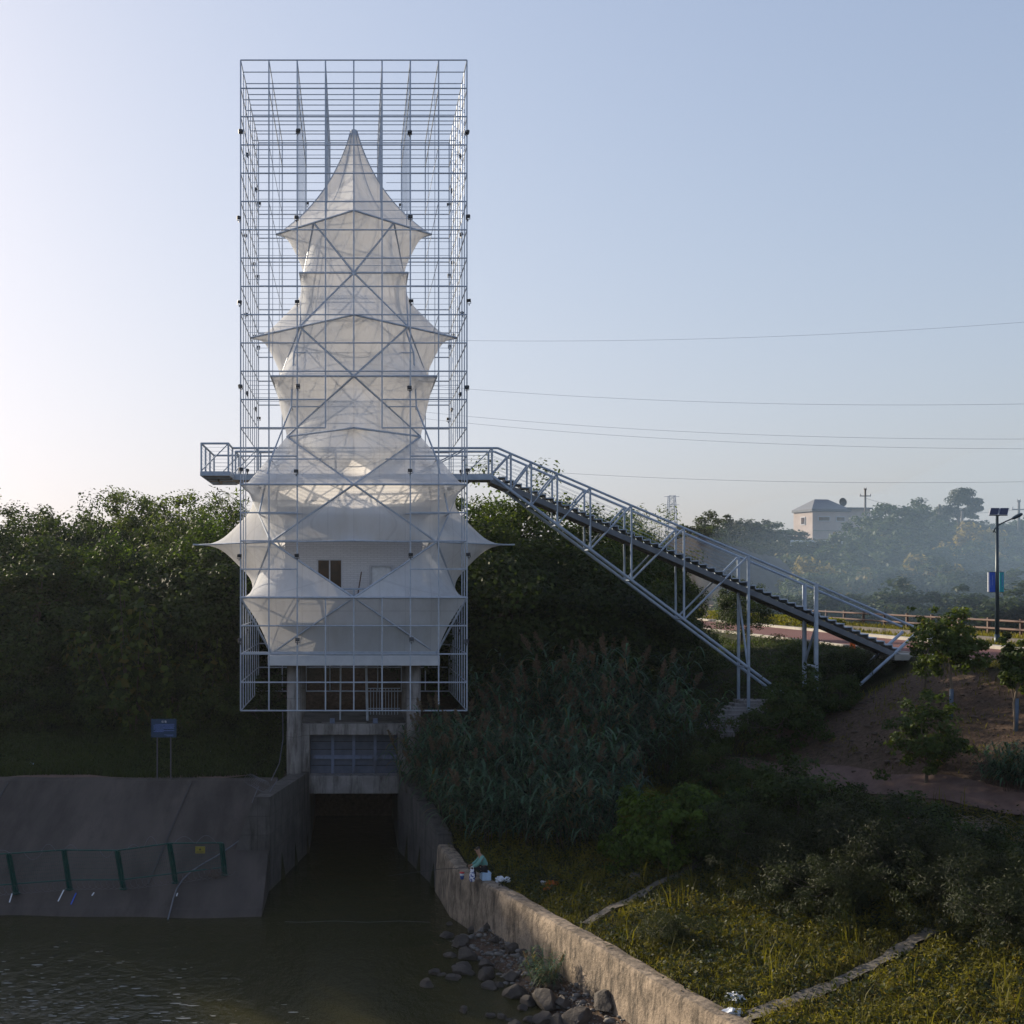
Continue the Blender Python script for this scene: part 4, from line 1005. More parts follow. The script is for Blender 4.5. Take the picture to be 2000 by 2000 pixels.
for i, (px, Y, yt) in enumerate(bl):
    x = (px-VX)*Y/FOC; p = Vector((x,Y,gh(x,Y)-.2)); s_ = topped(6.4,p,yt); HILL[i%3].put("valley_bush", f"dark bush in the dip behind the brown fence, {nth(i,len(bl))}", "bush", p, 1.0, i*.9, "bushes behind the fence", s_)
for px, Y, yt, lab in [(1808,112,1085,"small tree with yellow autumn leaves on the far hill"),(1590,120,1090,"yellowish bush low on the far hill"),(1905,135,1022,"yellow green tree near the lamp's solar panel")]:
    x = (px-VX)*Y/FOC; p = Vector((x,Y,gh(x,Y))); s_ = topped(4.3,p,yt); HILLY.put("autumn_tree", lab, "tree", p, min(s_,1.3), .7, None, s_)
# spreading pine on the ridge
rng = np.random.RandomState(5); mb = MB(); PX, PY_ = 1872, 150; x = (PX-VX)*PY_/FOC; p0 = Vector((x,PY_,gh(x,PY_))); zt = CZ+(VY-950)*PY_/FOC-p0.z
mb.path([(0,0,-.3),(.1,0,zt*.4),(-.1,.1,zt*.7),(.3,0,zt*.95)], .22, 7, .07); PP, PN = [], []
for (dx, dz, rr) in [(-2.6,.58,1.0),(-1.4,.70,1.2),(-.2,.82,1.4),(.9,.92,1.3),(1.6,.80,1.0),(2.4,.72,.8),(.6,.66,1.3),(-1.6,.50,.9),(1.2,.52,.9),(.9,.40,.7)]:
    c = Vector((dx, rng.uniform(-1,1), zt*dz)); mb.path([(0,0,zt*dz*.82), c], .07, 5, .03)
    for _ in range(650):
        o = rng.normal(size=3); o /= np.linalg.norm(o); o *= rng.rand()**.4*rr*1.25; o[2] *= .42; PP.append(np.array(c)+o); PN.append(o+np.array([0,0,.6])+rng.normal(size=3)*.4)
t = thing("pine_tree", "dark flat-topped pine standing alone on the ridge", "tree", p0); V, F = leaves(np.array(PP), np.array(PN), .42, .16, rng)
obj("crown", np_mesh("crown", V, F, M['leaf_pine'], np.repeat(rng.rand(len(PP)),4)), t); mb.build("trunk", M['bark'], t, True)

# planted trees on the earth slope
def small_tree(label, px, py, top, R, mat, seed, bark, painted=False, crown_f=.55, ncl=55, nlf=85, clr=.3):
    g_ = G(px, py); H = CZ+(VY-top)*g_.y/FOC-g_.z; ch = H*crown_f
    c, cc = crown("crown", seed, R, ch*1.05, H-ch, ncl, nlf, .13, .075, M[mat], lobes=.4, hollow=.35, clr=clr)
    t = thing("planted_tree", label, "tree", g_, 0, "young trees planted on the slope"); obj("crown", c, t)
    obj("trunk", trunk_mesh(seed, H-ch*.5, .055, cc, 8, .03, bark), t)
    if painted: mb = MB(); mb.tube((0,0,-.1),(.03,0,.95),.066,9,.062); mb.build("painted_base", M['limewash'], t, True)
    return t
small_tree("bushy dark planted tree with thin pale trunk beside the foot of the stair", 1857, 1405, 1203, .88, 'leaf_mid', 101, M['pale_bark'], True, .56, 80, 95)
small_tree("slim planted tree with blue painted trunk at the right picture edge", 1984, 1427, 1250, .62, 'leaf_mid', 102, M['pale_bark'], True, .5, 65, 90)
small_tree("open low young tree in the middle of the brown slope", 1808, 1535, 1362, 1.25, 'leaf_dark', 103, M['bark'], False, .82, 60, 75, .24)
small_tree("half bare sapling hiding the foot of the stair", 1806, 1352, 1190, .62, 'leaf_mid', 104, M['bark'], False, .7, 30, 34, .28)
# reeds
spots = [(985,1470,1,1.0),(1040,1500,0,1.05),(1085,1480,1,1.1),(1130,1530,0,1.0),(1165,1470,1,1.15),(1215,1520,0,1.05),(1250,1475,1,1.1),(1300,1520,0,.95),(930,1560,0,.9),(985,1580,1,.85),(1050,1590,0,.85),(1120,1590,2,1.1),(880,1540,2,1.0),(905,1620,2,.8),(1180,1590,2,1.0),(1100,1420,1,1.1),(1010,1410,1,1.0),(960,1640,2,.9),(1060,1650,2,.9),(1130,1650,2,.85),(1190,1640,2,.85),(915,1580,1,.8),(1000,1620,2,1.0)]
for i, (px, py, k, sc) in enumerate(sorted(spots)):
    put_reed(k, G(px,py), sc, i*1.7, f"giant reed clump right of the culvert, {nth(i,len(spots))}" if i < 30 else "rightmost giant reed clump, below the stair's last posts")
for i, (x, y, z, k, sc, lab) in enumerate([(2.5,43.6,2.5,2,.85,"reeds hanging over the mouth of the culvert"),(3.2,41.6,1.9,0,.8,"reeds spilling down the right wing wall"),(3.6,43.5,2.6,1,.85,"reed clump behind the right wing wall's top")]):
    put_reed(k, (x,y,z), sc, i*2.1+.5, lab)
# broad yellow-green bush and the dark terrace scrub
for i, (px, py, pl, sc, lab) in enumerate([(1300,1690,YELLOWISH,.85,"yellowish broadleaf bush at the foot of the reeds"),(1375,1660,YELLOWISH,.8,"yellowish broadleaf bush right of its twin below the reeds"),(1235,1700,YELLOWISH,.55,"small yellowish bush at the left of the pair below the reeds")]):
    pl.put("yellowish_bush", lab, "bush", G(px,py), sc, i*1.4)
sc_ = [(1350,1505,0,.8),(1520,1470,1,.75),(1560,1420,1,.75),(1390,1550,1,.55),(1350,1530,2,.8),(1430,1690,0,.7),(1500,1690,2,.8),(1560,1660,0,.85),(1600,1730,2,.9),(1650,1650,0,.55),(1690,1720,2,1.0),(1720,1675,0,.55),(1760,1760,2,.9),(1800,1700,0,.65),(1850,1750,2,.7),(1900,1730,0,.5),(1950,1790,2,.75),(1990,1745,0,.5),(1560,1770,2,.7),(1640,1800,2,.7),(1880,1810,2,.75),(1470,1575,0,.5),(1530,1610,0,.5),(1585,1610,2,.5),(1990,1860,2,.7)]
for i, (px, py, k, sc) in enumerate(sorted(sc_)):
    SHRUB[k].put("terrace_scrub", f"low dark scrub bush on the terrace, {nth(i,len(sc_))}", "bush", G(px,py), sc*1.12, i*2.3, "scrub on the terrace")
SHRUB[2].put("silvery_bush", "rounded silvery green bush in the sunny grass by the wall", "bush", G(1310,1850), .42, 1.0)
for i, (px, py, sc) in enumerate([(1950,1535,.42),(1985,1545,.5),(2020,1545,.55)]):
    put_reed(2, G(px,py), sc, i*2., f"bright grass clump above the path's right end, {nth(i,3)}")
put_reed(2, Vector((4.55,29.0,.25)), .33, .4, "small tuft of tall grass at the foot of the retaining wall")
for i, (px, py, sc) in enumerate([(1640,1390,.5),(1600,1395,.45),(1650,1350,.55),(1690,1330,.6),(1560,1330,.6)]):
    SHRUB[2*(i%2)].put("slope_bush", f"brownish bush under the stair's lower end, {nth(i,5)}", "bush", G(px,py), sc, i*1.3, "bushes on the slope under the stair")
# grass: far too many blades to count
def blades(name, pts, hgt, mat, seed, w=.022, tuft=1.0, lean=.5):
    rng = np.random.RandomState(seed); n = len(pts); az = rng.uniform(0,6.283,n); h = hgt*rng.uniform(.5,1.4,n)
    d = np.stack([np.cos(az),np.sin(az),np.zeros(n)],1); s = np.stack([-np.sin(az),np.cos(az),np.zeros(n)],1)*(w*rng.uniform(.6,1.5,n))[:,None]
    ln = (lean*rng.uniform(.1,1.2,n)*h)[:,None]; up = np.array([0,0,1.0])
    A, B = pts-s, pts+s; m_ = pts + d*ln*.35 + up*(h*.62)[:,None]; T = pts + d*ln + up*h[:,None]
    V = np.stack([A, B, m_+s*.7, m_-s*.7, T, T], 1).reshape(-1,3)
    V = np.stack([A, B, m_+s*.75, m_-s*.75, T+s*.1, T-s*.1], 1).reshape(-1,3)
    o = np.arange(n)[:,None]*6; F = np.concatenate([o+np.array([[0,1,2,3]]), o+np.array([[3,2,4,5]])], 0)
    t = np.clip(rng.rand(n)*.5 + .5*(.5+.5*fbm(pts[:,0], pts[:,1], .7, seed)), 0, 1)
    o_ = kind(obj(name, np_mesh(name, V, F, M[mat], np.repeat(t,6))), 'stuff'); return o_
def sprinkle(n, x0, x1, y0, y1, keep, seed):
    rng = np.random.RandomState(seed); x = rng.uniform(x0,x1,n); y = rng.uniform(y0,y1,n); k = keep(x,y,rng); x, y = x[k], y[k]
    return np.stack([x, y, ground(x,y)-.02], 1)
def off_trail(x, y):
    def dseg(a, b):
        a = np.array(a); b = np.array(b); t = np.clip(((x-a[0])*(b[0]-a[0])+(y-a[1])*(b[1]-a[1]))/((b-a)**2).sum(),0,1); return np.hypot(x-a[0]-t*(b[0]-a[0]), y-a[1]-t*(b[1]-a[1]))
    d = np.full(len(x), 9.)
    for L_ in ([(5.75,30.1),(7.8,32.3),(9.9,34.6)], [(7.25,23.15),(9.3,24.25),(10.8,25.2),(12.6,26.4)]):
        for a, b in zip(L_, L_[1:]): d = np.minimum(d, dseg(a,b)-.24)
    for L_ in ([(11.6,45.2),(13.4,42.6),(14.9,40.6),(16.0,37.4),(18.6,33.6),(24,28)],):
        for a, b in zip(L_, L_[1:]): d = np.minimum(d, dseg(a,b)-.75)
    return d > 0
terr = lambda x, y, r: (x > wall_x(y)+.52) & off_trail(x,y) & (r.rand(len(x)) > cover(x,y)*.93)
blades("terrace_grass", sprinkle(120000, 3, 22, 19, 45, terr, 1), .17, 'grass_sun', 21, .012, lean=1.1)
# low leafy weeds in mounds
def mounds(name, pts, k, r0, h0, ln, wd, mat, seed):
    rng = np.random.RandomState(seed); n = len(pts); r = r0*rng.uniform(.5,1.5,n); h = h0*rng.uniform(.4,1.6,n)*(.6+.5*(.5+.5*fbm(pts[:,0],pts[:,1],.5,seed)))
    i = np.repeat(np.arange(n), k); a = rng.uniform(0,6.283,len(i)); q = rng.rand(len(i))**.5
    P = pts[i] + np.stack([np.cos(a)*q*r[i], np.sin(a)*q*r[i], h[i]*(1-q*q)*rng.uniform(.55,1.05,len(i))+.04], 1)
    N = np.stack([np.cos(a)*q, np.sin(a)*q, .7+0*a], 1) + rng.normal(size=P.shape)*.5
    V, F = leaves(P, N, ln, wd, rng); ct = np.clip(.5+.5*fbm(pts[:,0],pts[:,1],.8,seed+1)+rng.normal(size=n)*.25,0,1)
    kind(obj(name, np_mesh(name, V, F, M[mat], np.repeat(np.clip(ct[i]*.7+rng.rand(len(i))*.35,0,1),4))), 'stuff')
mounds("terrace_weeds", sprinkle(4200, 3.2, 22, 19, 42, terr, 2), 60, .28, .30, .095, .022, 'grass_sun', 33)
pt = sprinkle(240, 3.6, 21, 19, 36, terr, 12); rng = np.random.RandomState(3)     # a few tall stalks
pw = np.repeat(pt, 7, 0) + rng.normal(size=(len(pt)*7,3))*np.array([.12,.12,0]); blades("dry_stalks", pw, .75, 'grass_sun', 22, .012, lean=.45)
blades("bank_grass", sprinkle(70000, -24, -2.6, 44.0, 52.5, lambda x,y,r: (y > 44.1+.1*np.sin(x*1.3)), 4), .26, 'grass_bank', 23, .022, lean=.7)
vx = lambda x, y, r: ((x > 27.4) & (x < 30.1)) | ((x > 30.6) & (x < 35.5))
mounds("bank_weeds", sprinkle(1500, -24, -2.8, 44.6, 52, lambda x,y,r: r.rand(len(x)) < .75, 14), 46, .40, .40, .13, .055, 'grass_bank', 35)
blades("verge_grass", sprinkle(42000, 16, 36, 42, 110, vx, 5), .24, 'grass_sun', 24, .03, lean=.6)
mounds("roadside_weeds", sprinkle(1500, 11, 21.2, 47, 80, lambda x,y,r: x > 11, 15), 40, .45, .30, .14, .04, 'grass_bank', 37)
# leafy ground weeds (broad leaves) on the terrace
pl_ = sprinkle(2600, 3.2, 20, 19, 40, terr, 6); rng = np.random.RandomState(8); k = 22
P = np.repeat(pl_, k, 0) + np.abs(rng.normal(size=(len(pl_)*k,3)))*np.array([0,0,.16]) + rng.normal(size=(len(pl_)*k,3))*np.array([.15,.15,.03]); P[:,2] += .08
V, F = leaves(P, rng.normal(size=P.shape)*.5+np.array([0,0,1.]), .11, .06, rng); tt = np.clip(np.repeat(rng.rand(len(pl_)),k)*.6+rng.rand(len(P))*.4,0,1)
kind(obj("ground_weeds", np_mesh("ground_weeds", V, F, M['leaf_olive'], np.repeat(tt,4))), 'stuff')
# ------------------------------------------------------------------ rocks and pebbles by the wall
def rock(seed, sx, sy, sz, mat, name="boulder", sub=3):
    bm = bmesh.new(); bmesh.ops.create_icosphere(bm, subdivisions=sub, radius=1); rg_ = random.Random(seed)
    pl = [(Vector((rg_.gauss(0,1),rg_.gauss(0,1),rg_.gauss(0,1))).normalized(), rg_.uniform(.5,.86)) for _ in range(13)]
    ph = [rg_.uniform(0,6) for _ in range(6)]
    for v in bm.verts:
        for n, dd in pl:
            e = v.co.dot(n)-dd
            if e > 0: v.co -= n*e*.97
        c = v.co; v.co *= 1 + .05*math.sin(c.x*5+ph[0])*math.sin(c.y*5+ph[1]) + .03*math.sin(c.z*9+ph[2]+c.x*7)
        v.co.x *= sx; v.co.y *= sy; v.co.z *= sz
    me = bpy.data.meshes.new(name); bm.to_mesh(me); bm.free(); me.materials.append(mat)
    me.polygons.foreach_set("use_smooth", [True]*len(me.polygons)); me.set_sharp_from_angle(angle=math.radians(24)); return me
def water_pt(px, py, z=0.0):
    Y = (CZ-z)*FOC/(py-VY); return Vector(((px-VX)*Y/FOC, Y, z))
RK = [(878,1797,.22),(873,1822,.36),(900,1840,.48),(925,1812,.34),(912,1862,.5),(880,1858,.3),(955,1830,.32),(905,1890,.55),(948,1878,.4),(850,1892,.3),(862,1894,.2),(886,1902,.34),(950,1900,.5),(905,1880,.4),(1000,1905,.4),(1048,1895,.78),(1010,1935,.62),(1060,1925,.6),(975,1915,.28),(957,1920,.36),(1068,1960,.62),(1098,1965,.42),(1030,1950,.35),(835,1915,.34),(905,1965,.26),(980,1978,.22),(993,1982,.18),(958,1975,.22),(1130,1995,.6),(1180,1985,.7),(1090,1990,.4),(1035,1982,.3)]
RK += [(1000,1868,.34),(985,1862,.26),(1024,1880,.3),(965,1850,.3),(1078,1938,.4),(1020,1960,.26),(1062,1985,.44),(1005,1995,.34)]
RK.sort(); tones = ["grey","dark grey","brownish grey"]
for i, (px, py, s_) in enumerate(RK):
    s_ *= 1.16
    p = water_pt(px, py, .12); rg_ = random.Random(i); big = "large" if s_ > .45 else "middling" if s_ > .28 else "small"
    dry = gh(p.x,p.y) > .02
    o = obj("boulder", rock(200+i, s_*.56*rg_.uniform(.85,1.2), s_*.5*rg_.uniform(.8,1.1), s_*.42*rg_.uniform(.8,1.1), M['rock']), None, (p.x,p.y,max(gh(p.x,p.y),-.05)+s_*.16)); o.rotation_euler = (0,0,rg_.uniform(0,6))
    tag(o, f"{big} rounded grey boulder by the water below the retaining wall, {ORD[i]} from the left" if i < 30 else f"{big} grey boulder right of the middle of the rock heap, {ORD[len(RK)-1-i]} from the right", "rock", "boulders below the retaining wall")
rng = np.random.RandomState(4); V, F = [], []; base = np.array([v.co[:] for v in rock(1,1,1,.6,M['pebble'],"tmp",1).vertices]); tm = rock(1,1,1,.6,M['pebble'],"tmp",1); bf = np.array([p.vertices[:] for p in tm.polygons])
n = 0
for _ in range(5200):
    y = rng.uniform(20,34.5); x = wall_x(y) - abs(rng.normal())*1.5 - .05; z = gh(x,y)
    if z < -.12: continue
    s_ = min(.15, .024*math.exp(rng.normal()*.8)); a = rng.uniform(0,6.28); R_m = np.array([[math.cos(a),-math.sin(a),0],[math.sin(a),math.cos(a),0],[0,0,1]])
    V.append((base*np.array([s_*rng.uniform(.7,1.4),s_,s_*.8]))@R_m.T + np.array([x,y,z+s_*.2])); F.append(bf+n); n += len(base)
kind(obj("river_gravel", np_mesh("river_gravel", np.concatenate(V), np.concatenate(F), M['pebble'], None, True)), 'stuff')
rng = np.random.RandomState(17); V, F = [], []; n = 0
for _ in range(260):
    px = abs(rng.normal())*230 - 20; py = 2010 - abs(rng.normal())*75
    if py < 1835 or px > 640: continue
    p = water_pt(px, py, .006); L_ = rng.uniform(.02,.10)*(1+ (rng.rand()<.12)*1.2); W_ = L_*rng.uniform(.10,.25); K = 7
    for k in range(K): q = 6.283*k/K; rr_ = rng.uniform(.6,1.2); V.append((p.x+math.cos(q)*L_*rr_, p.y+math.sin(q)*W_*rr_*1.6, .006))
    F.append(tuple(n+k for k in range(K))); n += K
mb = MB(); mb.v = V; mb.f = F; mb.mi = [0]*len(F); kind(mb.build("foam_glint_flecks", plain('foam',(.20,.205,.19),.6)), 'stuff')  # pale foam flecks, stretched thin as painted glints of the ripples
mb = MB(); mb.path([water_pt(556+(840-556)*k/14, 1800+1.2*math.sin(k), .012) for k in range(15)], .004, 5); tag(mb.build("floating_rope", M['stringer']), "thin pale rope floating across the mouth of the culvert channel", "rope")
# ------------------------------------------------------------------ green fence lying along the bank
t = thing("green_fence", "green metal guard fence leaning along the sloping concrete bank", "fence", (-9.5,37.4,.5))
def fl(mb): mb.v = [(x+9.5,y-37.4,z-.5) for x,y,z in mb.v]; return mb
fp = [(-78,1752,-90,1672),(31,1743,17,1667),(136,1735,125,1660),(241,1734,229,1661),(343,1722,331,1647),(439,1707,433,1646)]
base_, top_ = [], []
for bx, by, tx, ty in fp:
    a = (by-VY)/FOC; z = (CZ-36*a)/(1+a*2.379); Y = 36+2.379*z; b = W(bx,by,Y); tp = W(tx,ty,Y-.25); base_.append(b); top_.append(tp)
for b, tp in zip(base_, top_):
    mb = MB(); d = tp-b; mb.bar(b-d*.02, tp, .07, .09); mb.bar(b+Vector((-.065,.0,0)), tp+Vector((-.065,0,-.03)), .025, .04); mb.bar(b+Vector((.065,0,0)), tp+Vector((.065,0,-.03)), .025, .04)
    for k in range(1,9): q = b.lerp(tp,k/9); mb.box(q.x-.08,q.x+.08,q.y-.02,q.y+.02,q.z-.008,q.z+.008)
    mb.lathe([(.13,-.04),(.13,.0)], b, 12); fl(mb).build("post", M['green_paint'], t)
mb = MB()
for a, b in zip(top_, top_[1:]): mb.tube(a,b,.024,8)
fl(mb).build("top_rail", M['green_paint'], t)
mb = MB()
for i in range(len(base_)-1): mb.tube(base_[i].lerp(top_[i],.22), base_[i+1].lerp(top_[i+1],.22), .022, 8)
fl(mb).build("lower_rail", M['green_paint'], t)
mb = MB()
for i in range(len(base_)-1):
    for k in range(1,26): f = k/26; mb.tube(base_[i].lerp(base_[i+1],f).lerp(top_[i].lerp(top_[i+1],f),.23), top_[i].lerp(top_[i+1],f), .0028, 3, cap=False)
    for k in range(1,8): f = .23+.77*k/8; mb.tube(base_[i].lerp(top_[i],f), base_[i+1].lerp(top_[i+1],f), .0028, 3, cap=False)
fl(mb).build("wire_mesh", M['green_paint'], t)
rgb = random.Random(5); mb = MB()
for i in range(len(top_)-1):
    for arc in range(2):
        a = top_[i].lerp(top_[i+1], rgb.uniform(.0,.3)+.45*arc); b = a + (top_[i+1]-top_[i])*rgb.uniform(.22,.4); h_ = rgb.uniform(.12,.3)*(1 if rgb.random()>.3 else -.8)
        mw = MB(); mw.path([a.lerp(b,k/8)+Vector((0,-.05,h_*math.sin(math.pi*k/8))) for k in range(9)], .007, 4); fl(mw).build("loose_wire", M['wire'], t)
    for k in range(9):
        c = base_[i].lerp(base_[i+1], k/9+.05)+Vector((0,-.1,.12)); mb.path([c+Vector((.16*math.cos(q*.7)+.03*q,.0,.14*math.sin(q*.7))) for q in range(10)], .004, 3)
fl(mb).build("barbed_wire", M['wire'], t)
a = (1660-VY)/FOC; fy = top_[4].y + .05; pc = W(391,1660,fy)
mb = MB(); mb.box(-.15,.15,-.012,.012,-.105,.105); sg = mb.build("warning_plate", [M['yellow']]); sg.location = pc; tag(sg, "small yellow warning plate wired to the green fence", "sign")
mb = MB()
mb.add([(-.04,-.014,-.01),(.04,-.014,-.01),(0,-.014,.06)],[(0,1,2)])
for k in range(7): mb.box(-.11+.032*k,-.09+.032*k,-.016,-.0121,-.07,-.045)
mb.build("print", M['black'], sg)
# hose over the bank
pts = []
for px, py in [(470,1643),(452,1656),(425,1674),(400,1688),(375,1704),(358,1720),(346,1738),(339,1758),(335,1775),(328,1801)]:
    a = (py-VY)/FOC; z = max((CZ-36*a)/(1+a*2.379), -.1); pts.append(W(px,py,36+2.379*z)+Vector((0,-.06,.06)))
mb = MB(); mb.path(pts, .022, 7); tag(mb.build("drain_hose", M['stringer'], smooth=True), "grey hose running down the concrete bank into the water", "hose")
for i, (px, py, qx, qy, col) in enumerate([(24,1747,19,1764,'plastic'),(125,1740,114,1762,'plastic'),(149,1746,139,1768,'banner_blue'),(184,1745,180,1751,'plastic'),(347,1746,345,1752,'plastic')]):
    def bp(u, v_): a = (v_-VY)/FOC; z = (CZ-36*a)/(1+a*2.379); return W(u,v_,36+2.379*z)+Vector((0,-.03,.035))
    mb = MB(); mb.bar(bp(px,py), bp(qx,qy), .035, .012); tag(mb.build("plastic_strip", M[col]), f"thin plastic strip lying on the bank under the fence, {nth(i,5)}", "litter", "plastic strips on the bank")
mb = MB(); rgc = random.Random(2)
for k in range(16):
    c = W(420+rgc.uniform(-16,16),1715+rgc.uniform(-9,7),37.7); mb.path([c+Vector((.13*math.cos(q),.05*math.sin(q*.7),.11*math.sin(q)+.05)) for q in np.arange(0,5.5,.6)], .006, 3)
tag(mb.build("wire_coil", M['bark']), "tangle of rusty barbed wire under the right end of the fence", "wire")
# post wire at the wing wall
mb = MB()
for k in range(9):
    c = Vector((-3.0-.18*k*.4,40.4+.35*k*.5,3.15)); mb.path([c+Vector((.2*math.cos(q),.05,.2*math.sin(q))) for q in np.arange(0,6.3,.7)], .006, 3)
mb.tube((-2.85,40.1,2.9),(-2.55,40.6,3.35),.015); mb.tube((-3.3,39.3,2.8),(-3.1,39.5,3.3),.015); tag(mb.build("razor_wire", M['wire']), "loose razor wire curling on top of the left wing wall", "wire")
mb = MB(); mb.path([(-2.62,44.7,5.2),(-2.6,44.6,4.2),(-2.7,44.0,3.4),(-2.9,42.6,3.0)], .016, 6); tag(mb.build("drain_pipe", M['stringer']), "thin grey pipe hanging beside the tower's left column", "pipe")
# ------------------------------------------------------------------ notice board on the bank path
SY = 43.3; bl = W(306,1530,SY); bz = gh(bl.x, SY)
t = thing("notice_board", "blue notice board with white Chinese writing on two thin posts", "sign", (W(320,1530,SY).x, SY, bz))
zb = lambda py: CZ+(VY-py)*SY/FOC-bz
for px in (307,333.5):
    x = W(px,1500,SY).x - t.location.x; mb = MB(); mb.tube((x,0,-.1),(x,0,zb(1405)),.022,8); mb.tube((x,0,.12),(x,0,.16),.05,8); mb.build("post", M['wire'], t)
mb = MB(); x0, x1 = W(295.5,0,SY).x-t.location.x, W(345,0,SY).x-t.location.x; z0, z1 = zb(1440), zb(1404)
mb.box(x0,x1,-.045,-.023,z0,z1); bd = mb.build("board", M['sign_blue'], t, bevel=.004)
fnt = None
def text(name, s, size, x, z, y, mat, parent, rz=0.0, align='CENTER'):
    cu = bpy.data.curves.new(name, 'FONT'); cu.body = s; cu.size = size; cu.align_x = align; cu.align_y = 'CENTER'; cu.extrude = .002
    to = bpy.data.objects.new(name, cu); COL.objects.link(to); bpy.context.view_layer.update()
    dg = bpy.context.evaluated_depsgraph_get(); me = bpy.data.meshes.new_from_object(to.evaluated_get(dg)); bpy.data.objects.remove(to)
    me.materials.clear(); me.materials.append(mat); o = bpy.data.objects.new(name, me); COL.objects.link(o); o.parent = parent
    o.location = (x,y,z); o.rotation_euler = (math.radians(90),0,rz); return o
text("heading", "公 告", .085, (x0+x1)/2+.01, z1-.10, -.048, M['white'], bd)
mb = MB(); rgt = random.Random(3); zz = z1-.19
for r_, (a, b) in enumerate([(.16,.9),(.10,.9),(.10,.9),(.10,.9),(.10,.9),(.10,.48),(.16,.9),(.10,.5)]):
    x = x0+(x1-x0)*a
    while x < x0+(x1-x0)*b:
        w_ = rgt.uniform(.012,.02)
        mb.box(x,x+w_,-.047,-.0455,zz-.009,zz+.009*rgt.uniform(.3,1)); x += w_+.008
    zz -= .037
for a, zq in ((.52,z0+.09),(.62,z0+.055)):
    x = x0+(x1-x0)*a
    while x < x0+(x1-x0)*.88: mb.box(x,x+.014,-.047,-.0455,zq-.007,zq+.007); x += .022
mb.build("lettering", M['banner_print'], bd)
# yellow plate in the dark by the right column
p = W(874,1487,45.6); t = thing("warning_sign", "tilted dull yellow warning sign in the shade right of the tower column", "sign", (p.x,p.y,gh(p.x,p.y)))
zc = p.z-t.location.z; mb = MB(); mb.tube((.05,0,-.2),(.02,0,zc+.1),.02,6); mb.build("post", M['wire'], t)
mb = MB(); mb.box(-.22,.22,-.03,-.01,-.15,.15); pl_o = mb.build("plate", M['yellow'], t); pl_o.location = (0,0,zc); pl_o.rotation_euler = (0,-.28,.3)
mb = MB(); mb.box(.03,.18,-.034,-.0301,.05,.07); mb.box(.03,.18,-.034,-.0301,-.04,-.02); mb.box(-.17,-.05,-.034,-.0301,-.08,.09); mb.build("print", M['black'], pl_o)
# concrete steps up the slope by the stair
t = thing("concrete_steps", "old concrete steps climbing through the reeds under the stair", "steps", G(1390,1440))
a = t.location.copy(); b = G(1475,1372)
for k in range(9):
    p = a.lerp(b, k/9)-a; mb = MB(); gz_ = gh(a.x+p.x,a.y+p.y)-a.z; mb.box(p.x-.55,p.x+.75,p.y-.4,p.y+.4,gz_-.25,gz_+.22); mb.build("step", M['column'], t)

V, F, n = [], [], 0; rng = np.random.RandomState(14)
for _ in range(2600):
    x = rng.uniform(13.5,21.3); y = rng.uniform(33,46)
    if rng.rand() > float(cover(np.array([x]),np.array([y]))[0]): continue
    s_ = min(.16,.028*math.exp(rng.normal()*.75)); a = rng.uniform(0,6.28); R_m = np.array([[math.cos(a),-math.sin(a),0],[math.sin(a),math.cos(a),0],[0,0,1]])
    V.append((base*np.array([s_*rng.uniform(.7,1.5),s_,s_*.7]))@R_m.T + np.array([x,y,gh(x,y)+s_*.1])); F.append(bf+n); n += len(base)
kind(obj("slope_rubble", np_mesh("slope_rubble", np.concatenate(V), np.concatenate(F), surf('rubble',(.04,.028,.02),(.12,.085,.065),6,.9), None, False)), 'stuff')
# ------------------------------------------------------------------ angler on the wall and his things
AP = Vector((3.66,34.4,1.5))
def skin_body(name, pts, edges, mat, parent, sub=2, root=0):
    me = bpy.data.meshes.new(name); me.from_pydata([p[:3] for p in pts], edges, [])
    o = bpy.data.objects.new(name, me); COL.objects.link(o); sk = o.modifiers.new("skin",'SKIN')
    for i, p in enumerate(pts): r_ = p[3]; me.skin_vertices[0].data[i].radius = r_ if isinstance(r_, tuple) else (r_, r_); me.skin_vertices[0].data[i].use_root = (i == root)
    s_ = o.modifiers.new("sub",'SUBSURF'); s_.levels = sub; s_.render_levels = sub
    bpy.context.view_layer.update(); dg = bpy.context.evaluated_depsgraph_get(); m2 = bpy.data.meshes.new_from_object(o.evaluated_get(dg)); bpy.data.objects.remove(o)
    m2.materials.clear(); m2.materials.append(mat); m2.polygons.foreach_set("use_smooth", [True]*len(m2.polygons)); m2.name = name
    q = bpy.data.objects.new(name, m2); COL.objects.link(q); q.parent = parent; return q
man = thing("person", "person in a teal jacket sitting hunched on a white box on the wall", "person", AP)
# faces -x; bones: pelvis, belly, chest, neck, head, arms, legs
B = [(0.05,0,.33,.10),(.03,0,.46,.10),(-.03,0,.60,.11),(-.09,0,.70,.048),(-.13,0,.76,.06),(-.15,0,.845,.075),(-.15,0,.91,.055),
     (-.03,.14,.64,.05),(-.16,.17,.47,.036),(-.30,.09,.40,.026),(-.35,.07,.385,.028),
     (-.03,-.14,.64,.05),(-.17,-.17,.46,.036),(-.31,-.08,.37,.026),(-.36,-.06,.355,.028),
     (.02,.08,.32,.075),(-.26,.11,.36,.058),(-.24,.12,.06,.036),(-.36,.13,.03,.032),
     (.02,-.08,.32,.075),(-.27,-.11,.36,.058),(-.25,-.12,.06,.036),(-.37,-.13,.03,.032)]
E = [(0,1),(1,2),(2,3),(3,4),(4,5),(5,6),(2,7),(7,8),(8,9),(9,10),(2,11),(11,12),(12,13),(13,14),(0,15),(15,16),(16,17),(17,18),(0,19),(19,20),(20,21),(21,22)]
body = skin_body("body", B, E, M['skin'], man)
